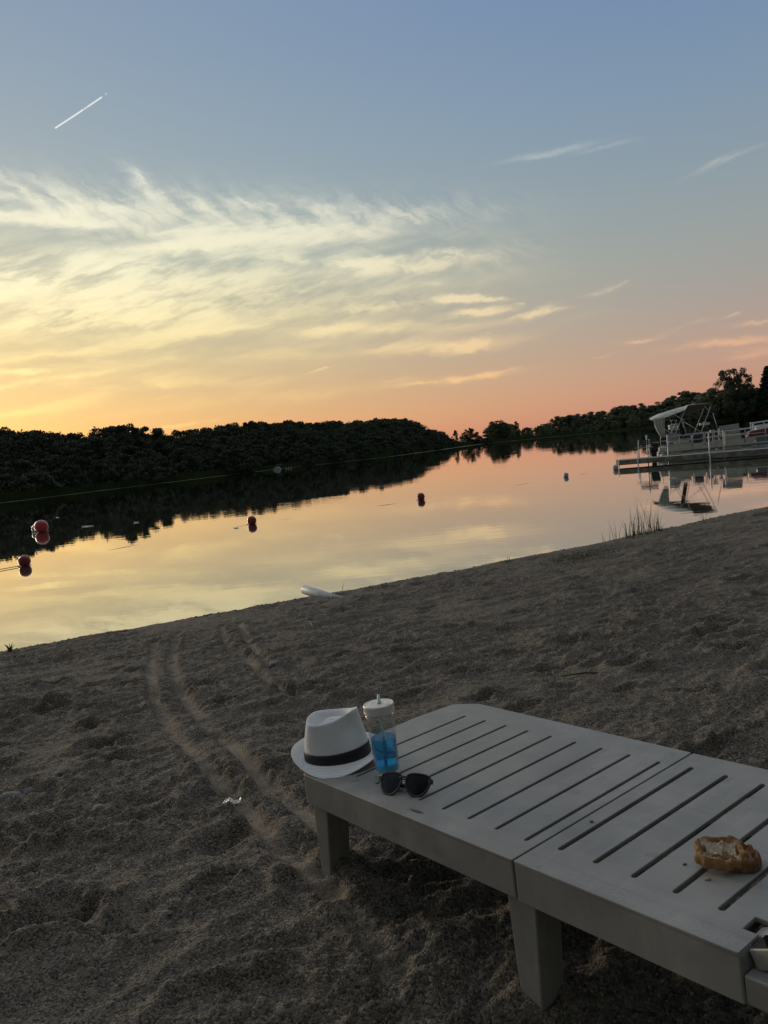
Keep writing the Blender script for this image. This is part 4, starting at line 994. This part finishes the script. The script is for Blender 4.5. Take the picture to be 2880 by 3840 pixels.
bagbox('cooler_bag', 3.98, 4.22, 2.2, 2.5, .52, .93, m_blue, 'blue bag on the pontoon boat deck behind the white dock post', 'bag')
fd = dock_empty('boat_fender', 4.33, 1.80, 'small white boat fender hanging between pontoon boat and dock', 'fender'); fd.location.z = WZ+.30
b_ = MB(); b_.lathe([(0,-.1),(.035,-.08),(.05,-.03),(.05,.10),(.035,.14),(0,.15)], 14); b_.build('body', m_white, fd, smooth=True)
b_ = MB(); b_.tube([(0,0,.14),(0,.05,.42)], .006, 5); b_.build('rope', m_rope, fd)
# second dock with white posts and the white boat beyond
d2 = dock_empty('dock', 0, 5.4, 'second dock behind the pontoon boat with white capped posts', 'dock'); d2.location.z = WZ
b_ = MB(); b_.box(4.4,12,0,1.2,.28,.33); b_.build('deck', m_deck, d2); b_ = MB(); b_.box(4.4,12,-.03,-.001,.08,.32); b_.build('side_beam', m_beam, d2)
for (s_, h_) in ((5.0,1.24), (6.55,1.33), (7.85,1.38), (9.5,1.4)):
    b_ = MB(); b_.tube([(s_,-.06,-1),(s_,-.06,h_)], .042, 10); b_.lathe([(.05,h_-.02),(.05,h_+.02),(0,h_+.03)], 10, (s_,-.06,0)); b_.build('post', m_white, d2)
b3 = dock_empty('pontoon_boat', 0, 7.2, 'white boat with navy seats moored beyond the second dock', 'boat'); b3.location.z = WZ
b_ = MB(); b_.hexa([(6.9,.1,.15),(11,.1,.15),(11,1.9,.15),(6.9,1.9,.15)], [(6.6,0,.75),(11.3,0,.80),(11.3,2,.80),(6.6,2,.75)]); b_.build('hull', m_white, b3, bevel=.05)
b_ = MB()
for (a0, z0, a1, z1) in ((6.75,1.36,8.9,1.50), (6.75,1.20,9.0,1.34)): b_.tube([(a0,.02,z0),(a1,.02,z1)], .035, 6)
for a0 in (6.8,7.4,8.2,8.8): b_.tube([(a0,.02,.75),(a0,.02,1.42)], .02, 6)
b_.build('rail', m_white, b3)
b_ = MB(); b_.box(7.1,7.7,.4,.9,.8,1.22); b_.box(7.9,8.5,.5,1.1,.8,1.18); b_.build('seat', m_white, b3, bevel=.06)
b_ = MB(); b_.box(8.6,9.6,.5,1.2,.8,1.62); b_.build('cover', m_navy, b3, bevel=.06)
b_ = MB(); b_.box(4.34,4.54,3.3,3.7,1.12,1.24); b_.box(4.42,4.47,3.45,3.5,.52,1.119); b_.build('headrest', m_cream, boat, bevel=.02)
# far boats
def far_boat(px, py, Y, sc, label, cat, col, rows_):
    p = atz(px, py, WZ); p = CO+(p-CO)*1.0
    d = ray(px, py); p = CO+d*(Y/d.y); e = empty('moored_boat', (p.x, p.y, WZ), label, cat, None, -.1); e.scale = (sc,)*3
    for nm_, bx_, mt in rows_:
        b_ = MB()
        for b__ in bx_: b_.box(*b__)
        b_.build(nm_, mt, e, bevel=.02)
far_boat(2537, 1599, 330, 1.0, 'white pontoon boat with tall rails moored at the far bank, seen under the canopy', 'boat', None,
    [('hull', [(-2.4,2.6,-1,1,.0,.5), (-3.0,-2.3,-1,1,.1,.9)], m_white), ('rail_panel', [(-2.1,2.4,-1,-.95,.8,1.25), (-2.1,2.4,.95,1,.8,1.25)], m_white), ('canopy_frame', [(-2.1,-2.0,-1,-.9,1.2,2.6), (1.9,2.0,-1,-.9,1.2,2.6), (-2.2,2.1,-1,1,2.5,2.65)], m_white)])
far_boat(2641, 1590, 360, 1.0, 'small pale boat lying low on the far water right of the canopy', 'boat', None, [('hull', [(-2.0,2.2,-.7,.7,0,.45)], m_white), ('cabin', [(-.4,1.2,-.5,.5,.46,.95)], m_teal)])
far_boat(1040, 1758, 124, .62, 'small pale boat moored at the foot of the left wood', 'boat', None, [('hull', [(-.9,.8,-.5,.5,0,.35)], m_seat), ('windscreen', [(-.5,.6,-.4,.4,.36,.75)], m_seat), ('top', [(0,1.1,-.4,.4,1.15,1.2)], m_seat)])
jd = empty('dock', tuple(aty(1082, 1756, 124).xy)+(WZ,), 'tiny jetty with thin posts beside the pale boat at the left wood', 'dock'); jd.scale = (.55,)*3
b_ = MB(); b_.box(-.8,.9,-.3,.3,.1,.2); b_.build('deck', m_seat, jd)
for s_ in (-.7,.05,.8): b_ = MB(); b_.tube([(s_,-.3,-.5),(s_,-.3,.75)], .04, 6); b_.build('post', m_seat, jd)
# shed
sp0 = aty(2868, 1556, 505)
shed = empty('garden_shed', (sp0.x, sp0.y, sp0.z-.3), 'small orange-brown wooden shed on the right far bank', 'shed')
m_shed = mat('orange_brown_boards', (.30,.12,.04), .8, .2, 2); m_roof = mat('pale_roof', (.40,.38,.33), .7, .1, 2)
b_ = MB(); b_.add([(-2.6,-2,0),(2.6,-2,0),(2.6,2,0),(-2.6,2,0),(-2.6,-2,3),(2.6,-2,3),(2.6,2,3),(-2.6,2,3),(-2.6,0,4.1),(2.6,0,4.1)], [(0,1,5,4),(2,3,7,6),(1,2,6,9,5),(3,0,4,8,7),(0,3,2,1)]); b_.build('wall', m_shed, shed)
b_ = MB(); b_.add([(-3,-2.4,2.85),(3,-2.4,2.85),(3,0,4.3),(-3,0,4.3),(-3,2.4,2.85),(3,2.4,2.85)], [(0,1,2,3),(3,2,5,4)]); b_.build('roof', m_roof, shed, solid=.15)
b_ = MB(); b_.box(1.0,2.2,-2.08,-2.01,.1,2.4); b_.build('door', m_black, shed)
rk = aty(2815, 1547, 500); rocks = empty('awning', (rk.x, rk.y, rk.z-1.5), 'pale ragged awning stretching left from the orange shed', 'awning')
rows = [[(-6+.9*i, y_*2.0, 1.6+.22*i*1.0+.5*mnoise.noise(Vector((i*.9, y_*2, 3)))-.5*y_) for i in range(12)] for y_ in (0, .5, 1)]
b_ = MB(); b_.grid(rows); b_.build('sheet', m_roof, rocks, solid=.12)
b_ = MB()
for k in range(5): b_.tube([(-5+2.3*k,0,-1),(-5+2.3*k,0,1.7+.5*k)], .08, 5)
b_.build('support', m_bark, rocks)

# ------------------------------------------------------------------ buoys and rope
def buoy_mat(name, c):
    m = mat(name, c, .28, .15, 3); m.node_tree.nodes['Principled BSDF'].inputs['Coat Weight'].default_value = .15; return m
m_bred = buoy_mat('red_buoy_vinyl', (.20,.012,.014)); m_bred2 = buoy_mat('bright_red_buoy_vinyl', (.42,.03,.04)); m_bwh = buoy_mat('white_buoy_vinyl', (.34,.35,.37))
def buoy(x, y, r, mt, label, group, sink=.10):
    e = empty('buoy', (x, y, WZ), label, 'buoy', group)
    b_ = MB(); b_.ball((0,0,r*(1-sink*2)), r, 28, 18); b_.build('float', mt, e, smooth=True)
    b_ = MB(); b_.tube([(r*.96*cos(a*pi/8), r*.96*sin(a*pi/8), r*.06) for a in range(17)], r*.035, 6, False)
    b_.ball((-r*1.05,0,r*.0), r*.14, 8, 6); b_.build('fitting', m_black, e, smooth=True)
    return e
gb = 'red swimming buoys on the rope'
BPOS = [(-7.45,16.90), (-3.63,22.58), (1.22,26.44), (7.20,32.2)]
buoy(*BPOS[0], .125, m_bred, 'dark red ball buoy nearest the left edge, at the near end of the rope', gb)
buoy(*BPOS[1], .128, m_bred, 'dark red ball buoy in the middle of the lake on the sunset reflection', gb)
buoy(*BPOS[2], .128, m_bred, 'dark red ball buoy between the middle red one and the white one', gb)
buoy(-11.34, 27.3, .225, m_bred2, 'large bright red ball buoy floating in the dark reflection of the left wood', gb)
buoy(-11.72, 27.75, .14, m_bwh, 'pale grey ball buoy half hidden behind the large bright red buoy', None)
buoy(*BPOS[3], .10, m_bwh, 'white ball buoy on the rope between the red buoys and the dock', None)
pb = atz(2308, 1751, WZ+.12); buoy(pb.x, pb.y, .115, m_bwh, 'grey white ball buoy tied at the tip of the dock', None, .05)
rp = []; chain = [(-16.5,3.5), (-12.4,9.7), BPOS[0], BPOS[1], BPOS[2], BPOS[3], (T0.x, T0.y-.05)]
cc = catmull([Vector((a, b, 0)) for a, b in chain], 40)
for i, p in enumerate(cc):
    z = WZ - .012 + .005*sin(i*.55)+.006*sin(i*.21+1)
    if p.x < -7.4: z = WZ+.02
    rp.append((p.x, p.y, z))
b_ = MB(); b_.tube(rp, .008, 5); tag(b_.build('swim_rope', m_rope), 'thin dark rope floating between the buoys and the dock', 'rope')
# small things floating
m_wm = mat('pale_floating_leaf', (.85,.84,.74), .5, .2, 10)
def floatleaf(px, py, L, W_, label):
    p = atz(px, py, WZ); e = MB(); n = 14
    e.add([(L*cos(2*pi*k/n)*(1+.1*sin(3*k)), W_*sin(2*pi*k/n), .006+.01*cos(4*pi*k/n)) for k in range(n)]+[(0,0,.012)], [(k, (k+1) % n, n) for k in range(n)])
    o = e.build('floating_leaf', m_wm, smooth=True, solid=.008); o.location = (p.x, p.y, WZ+.006); return tag(o, label, 'leaf')
floatleaf(330, 1974, .19, .09, 'long bright white leaf floating in the dark wood reflection')
floatleaf(216, 1941, .07, .05, 'small pale leaf floating just above the large red buoy')
floatleaf(512, 1960, .08, .05, 'small pale leaf floating right of the long white leaf')
floatleaf(885, 1981, .07, .05, 'small grey leaf floating just left of the middle red buoy')

# ------------------------------------------------------------------ things on the sand
def on_sand(px, py, up=0.0):
    p = ground(px, py); return Vector((p.x, p.y, sand_h(p.x, p.y)+up))
# pipe
m_pipe = mat('dirty_white_pipe', (.62,.63,.62), .45, .12, 14, .2, 40)
pa = ground(1146, 2238); pbb = ground(1290, 2240)
pa = Vector((pa.x, pa.y-.03, WZ+.130)); pbb = Vector((pbb.x+.02, pbb.y-.10, sand_h(pbb.x, pbb.y)-.050))
pe = empty('drain_pipe', pa, 'thick white plastic pipe half buried at the water edge', 'pipe')
b_ = MB(); ax_ = (pbb-pa); n_ = 24; t_ = ax_.normalized(); A_ = t_.orthogonal().normalized(); B_ = t_.cross(A_); P = []
for (d_, r_) in ((0,.045),(0,.053),(.004,.0545),(.012,.055),(ax_.length,.055),(ax_.length,.048),(.0,.045)): P.append([tuple(t_*d_+(A_*cos(2*pi*k/n_)+B_*sin(2*pi*k/n_))*r_) for k in range(n_)])
b_.grid(P, True); b_.build('pipe_body', m_pipe, pe, smooth=True)
b_ = MB(); b_.add([tuple(t_*.003+(A_*cos(2*pi*k/n_)+B_*sin(2*pi*k/n_))*.0465) for k in range(n_)], [tuple(range(n_))]); b_.build('end_cap', m_pipe, pe, solid=.003)
# stones
m_stone = mat('grey_stone', (.17,.17,.165), .8, .3, 25, .6, 60, bdist=.004)
stone_proto = []
for sd_ in range(3):
    bm = bmesh.new(); bmesh.ops.create_icosphere(bm, subdivisions=3, radius=1)
    for v in bm.verts:
        n0 = mnoise.noise(v.co*1.1+Vector((sd_*5, 0, 0))); n1_ = mnoise.noise(v.co*3+Vector((sd_*9, 2, 0))); v.co *= 1+.35*n0+.12*n1_; v.co.z *= .6
    me = bpy.data.meshes.new('stone'); bm.to_mesh(me); bm.free(); me.materials.append(m_stone); me.polygons.foreach_set('use_smooth', [True]*len(me.polygons)); stone_proto.append(me)
for i, (px, py, r, lb) in enumerate([(38,3000,.052,'large grey stone at the left edge of the beach'), (222,2922,.022,'flat pale grey stone right above the large left-edge stone'), (648,2914,.024,'grey stone between the left edge and the hat, by the tyre track'),
        (105,2968,.030,'rough grey lump of stone beside the large left-edge stone'), (362*1.0+10,3050,.030,'half buried pale grey stone below the left stones'), (645,2484,.040,'dark stone on the track close to the water'), (676,2594,.034,'grey stone lying beside the tyre track above mid beach'),
        (1992,2626,.020,'small pale stone on the sand beyond the lounger far edge'), (1119,2678,.014,'small grey stone just left of the hat top'), (462,2942,.012,'small pale stone left of the tyre track'), (1032,2500,.048,'dark brown clod above the hat near the second track'), (1050,2560,.012,'tiny stone on the slope above the hat'),
        (886,2322,.050,'black lump of bark at the top of the second track'), (84,3560,.016,'round dark stone near the lower left corner'), (628,3432,.015,'dark round clod in the lower left sand')]):
    p = on_sand(px, py, -r*.22); o = bpy.data.objects.new('stone', stone_proto[i % 3]); COL.objects.link(o); o.location = p; o.scale = (r, r*.8, r*.9); o.rotation_euler = (0, 0, i*1.3)
    tag(o, lb, 'stone')
# litter
m_foil = mat('crumpled_foil_wrapper', (.50,.49,.46), .35, .3, 60, metal=.35)
p = on_sand(872, 3012, .010); rows = []
for j in range(9):
    rows.append([(-.040+.080*i/18, -.017+.034*j/8+.006*sin(i*.5), .006+.012*math.exp(-((i-7)/4.2)**2)+.010*mnoise.noise(Vector((i*.45, j*.5, 5)))+(.010*math.exp(-((i-18)/2)**2))) for i in range(19)])
b_ = MB(); b_.grid(rows); o = b_.build('candy_wrapper', m_foil, None, smooth=True, solid=.0006); o.location = p; o.scale = (.85,)*3; o.rotation_euler = (.15, 0, -.25); tag(o, 'small crumpled silver wrapper on the tyre track', 'wrapper')
m_dry = mat('dry_pale_stalk', (.42,.38,.30), .8, .2, 40)
p = on_sand(1150, 2356, .012); b_ = MB(); b_.tube([(-.06,.01,.01),(-.02,.018,.03),(.03,.0,.03),(.055,-.06,.008),(.057,-.10,.0)], [.004,.005,.005,.004,.003], 6); o = b_.build('dry_stalk', m_dry, smooth=True); o.location = p; tag(o, 'pale curved dry stalk on the sand below the white pipe', 'stalk')
p = on_sand(95, 2464, .008); b_ = MB(); b_.tube([(-.06,-.02,.0),(0,.0,.012),(.07,.05,.02)], [.004,.009,.005], 6); o = b_.build('dry_stalk', m_dry, smooth=True); o.location = p; tag(o, 'short pale dry stalk near the left water edge', 'stalk')
p = on_sand(2200, 2535, .008); b_ = MB(); b_.tube([(-.12,.01,.0),(0,.0,.008),(.12,-.02,.0)], [.004,.006,.003], 6); o = b_.build('twig', m_bark, smooth=True); o.location = p; tag(o, 'thin dark twig lying flat on the sand right of centre', 'twig')
# dry leaf and specks on the lounger
m_dl = mat('dark_dry_leaf', (.10,.09,.075), .7, .2, 60)
q_ = bedp(.352, -.052, .0015); b_ = MB(); b_.add([(-.024,0,0),(-.008,-.0045,.001),(.012,-.005,.0015),(.026,-.001,.001),(.012,.0035,.001),(-.008,.003,.0005)], [(0,1,2,3,4,5)]); o = b_.build('dry_leaf', m_dl, None, solid=.0006); o.location = bedp(.40, -.045, .001)
o.rotation_euler = (radians(2), 0, atan2(BU.y, BU.x)+.1); tag(o, 'narrow dark dry leaf near the front edge of the lounger', 'leaf')
for i, (px, py, r, lb) in enumerate([(2219,3083,.0035,'tiny black seed on the lounger between two slots'), (2568,3243,.003,'tiny dark crumb left of the pastry'), (2655,3300,.004,'pale pastry crumb in front of the pastry')]):
    d = ray(px, py); t = ((BO-CO).dot(BW))/d.dot(BW); q_ = CO+d*t+BW*r*.5; o = bpy.data.objects.new('crumb', stone_proto[i]); me2 = stone_proto[i].copy(); me2.materials.clear(); me2.materials.append(m_dl if i < 2 else m_pas); o.data = me2; COL.objects.link(o); o.location = q_; o.scale = (r*1.4, r, r); tag(o, lb, 'crumb')

# shoreline plants
m_grass = leaf_mat('shore_grass_blades', (.055,.085,.03), (.11,.13,.05))
def blades(name, pts, label, cat, kind=None, mt=None):
    b_ = MB()
    for (x, y, z, h, w_, lx, ly, brk) in pts:
        a = random.uniform(-.5, .5); ux, uy = cos(a)*w_, sin(a)*w_; n = 5; P = []
        for j in range(n+1):
            t = j/n; k = t*t; bx_, by_ = x+lx*k, y+ly*k; zz = z+h*(t-.12*brk*k*k*4)
            P.append([(bx_-ux*(1-t*.9), by_-uy*(1-t*.9), zz), (bx_+ux*(1-t*.9), by_+uy*(1-t*.9), zz)])
        b_.grid(P)
    o = b_.build(name, mt or m_grass, weld=False); return tag(o, label, cat, None, kind)
def water_or_sand(px, py):
    p = ground(px, py); z = max(WZ-.01, float(smooth_h(np.array(p.x), np.array(p.y)))-.01); return p.x, p.y, z
P = []
for k in range(74):
    t = random.random(); px = 2345+t*138; py = 2016-t*27+random.uniform(-8, 12); x, y, z = water_or_sand(px, py)
    P.append((x, y, z, random.uniform(.12, .52)*(.75+.5*sin(pi*t)), .0042, random.gauss(.01, .06), random.gauss(0, .05), random.random() < .15))
for k in range(70):
    t = random.random(); x, y, z = water_or_sand(2345+t*138, 2018-t*27+random.uniform(-6, 8)); P.append((x, y, z, random.uniform(.04, .12), .005, random.gauss(0, .03), random.gauss(0, .03), 0))
blades('reed_clump', P, 'dense clump of green reeds at the water edge before the canopy reflection', 'reeds')
P = []
for px, py, h, lx in ((2262,2034,.20,-.02),(2270,2032,.12,-.03),(2287,2031,.24,.02),(2301,2026,.36,-.08),(2308,2027,.22,-.03),(2312,2022,.34,-.02),(2322,2022,.30,.08),(2306,2026,.16,.03),(2336,2018,.1,.02)):
    x, y, z = water_or_sand(px, py); P.append((x, y, z, h, .0045, lx, 0, 0))
blades('reed_clump', P, 'sparse single reeds standing left of the dense reed clump', 'reeds')
P = []
for px, py, h, lx in ((2626,1956,.14,0),(2634,1955,.22,-.02),(2640,1954,.26,.0),(2646,1954,.28,.06),(2641,1953,.18,-.05),(2638,1955,.08,.02),(2644,1955,.09,-.03)):
    x, y, z = water_or_sand(px, py+10); P.append((x, y, z, h, .004, lx, 0, 0))
blades('reed_clump', P, 'few thin reeds at the water edge right of the dense reed clump', 'reeds')
P = []
for px, py, h, lx in ((1284,2214,.15,.05),(1288,2216,.05,.08),(1240,2250,.06,-.04),(1247,2248,.08,.03),(1256,2246,.07,.03),(1236,2252,.05,-.05),(1262,2244,.05,.04)):
    x, y, z = water_or_sand(px, py); z = sand_h(x, y)-.005; P.append((x, y, z, h, .004, lx, 0, 0))
blades('grass_tuft', P, 'tiny grass tuft growing against the white pipe', 'grass tuft')
P = []
for k in range(9):
    x, y, z = water_or_sand(38+random.uniform(-6, 6), 2448); z = sand_h(x, y)-.005; a = k*.7; P.append((x, y, z, random.uniform(.05, .09), .011, .05*cos(a), .04*sin(a), 0))
blades('weed_sprig', P, 'small leafy weed at the left water edge', 'weed')
P = []
for k in range(6):
    x, y, z = water_or_sand(1908+random.uniform(-10, 8), 2112); z = sand_h(x, y)-.005; P.append((x, y, z, random.uniform(.04, .11), .004, random.gauss(0, .03), 0, 0))
blades('grass_tuft', P, 'tiny grass tuft on the water edge in the middle of the beach', 'grass tuft')
P = []
for k in range(1500):
    px = random.gauss(2180, 75); py = 2096-(px-2180)*.19+random.gauss(0, 12); p = ground(px, py)
    if shore_y(p.x)-p.y < .25: continue
    P.append((p.x, p.y, sand_h(p.x, p.y)-.004, random.uniform(.008, .03), .003, random.gauss(0, .012), random.gauss(0, .012), 0))
for k in range(160):
    px = random.gauss(75, 40); py = 2475+random.gauss(0, 9); p = ground(px, py); P.append((p.x, p.y, sand_h(p.x, p.y)-.004, random.uniform(.008, .03), .003, random.gauss(0, .012), random.gauss(0, .012), 0))
blades('grass', P, 'thin patch of short green grass growing through the sand near the reeds', 'grass', 'stuff')
# weed scraps and clods washed up along the water edge
rs_ = random.Random(12); b_ = MB()
for k in range(1500):
    x = rs_.uniform(-7, 9); D_ = abs(rs_.gauss(.32, .22)) if k % 3 else abs(rs_.gauss(.12, .05)); y = float(shore_y(x))-D_/.87
    if mnoise.noise(Vector((x*.9, 3, 0))) < -.12+.3*rs_.random()-.1: continue
    z = sand_h(x, y); sc = rs_.uniform(.004, .014)*(1.6 if rs_.random() < .08 else 1); a = rs_.uniform(0, 6.28)
    n_ = 6; b_.add([(x+sc*1.7*cos(a+i*pi/3)*rs_.uniform(.6, 1.2), y+sc*sin(a+i*pi/3)*rs_.uniform(.6, 1.2), z-.001) for i in range(n_)]+[(x, y, z+sc*.9)], [(i, (i+1) % n_, n_) for i in range(n_)])
tag(b_.build('shore_debris', mat('wet_weed_scraps', (.05,.042,.03), .8, .4, 30), weld=False), 'dark scraps of weed and clods washed up along the water edge', 'debris', kind='stuff')
# gravel
def gravel():
    rs = np.random.RandomState(21); V = []; F = []
    X, Y, Z = SG
    base_v = [(1,0,0),(.3,.9,0),(-.8,.6,0),(-.8,-.6,0),(.3,-.9,0),(0,0,.7),(0,0,-.4)]
    fs = [(0,1,5),(1,2,5),(2,3,5),(3,4,5),(4,0,5),(1,0,6),(2,1,6),(3,2,6),(4,3,6),(0,4,6)]
    for k in range(42000):
        y = .3+5.6*rs.rand()**1.5; x = rs.uniform(-.62, .7)*(y+1.2)
        if pn(np.array(x*.9), np.array(y*.9), 44) < -.05+.4*rs.rand()-.2: continue
        r = np.searchsorted(Y[:, 0], y); c = np.searchsorted(X[r], x)
        if r >= len(Y) or c >= X.shape[1]: continue
        z = Z[r, c]; s = .0013+.0030*rs.rand()**3; a = rs.rand()*6.28; ca, sa = cos(a), sin(a); j = len(V)
        sc = (s*(.8+.6*rs.rand()), s*(.6+.5*rs.rand()), s)
        for (bx_, by_, bz_) in base_v: V.append((x+(bx_*sc[0]*ca-by_*sc[1]*sa), y+(bx_*sc[0]*sa+by_*sc[1]*ca), z+bz_*sc[2]+.0008))
        F += [(a_+j, b__+j, c_+j) for a_, b__, c_ in fs]
    me = bpy.data.meshes.new('gravel'); me.from_pydata(V, [], F); return me
mg = bpy.data.materials.new('mixed_gravel'); mg.use_nodes = True; nt = mg.node_tree
ge = nt.nodes.new('ShaderNodeNewGeometry'); rr = S(nt, ge.outputs['Random Per Island'])
nt.links.new(ramp(nt, rr, [(0, (.04,.036,.032)), (.4, (.13,.115,.095)), (.8, (.24,.21,.175)), (.97, (.36,.33,.29)), (1, (.5,.48,.45))]), nt.nodes['Principled BSDF'].inputs['Base Color'])
nt.nodes['Principled BSDF'].inputs['Roughness'].default_value = .6
tag(link_mesh('gravel', gravel(), mg), 'scattered small gravel over the near sand', 'gravel', kind='stuff')
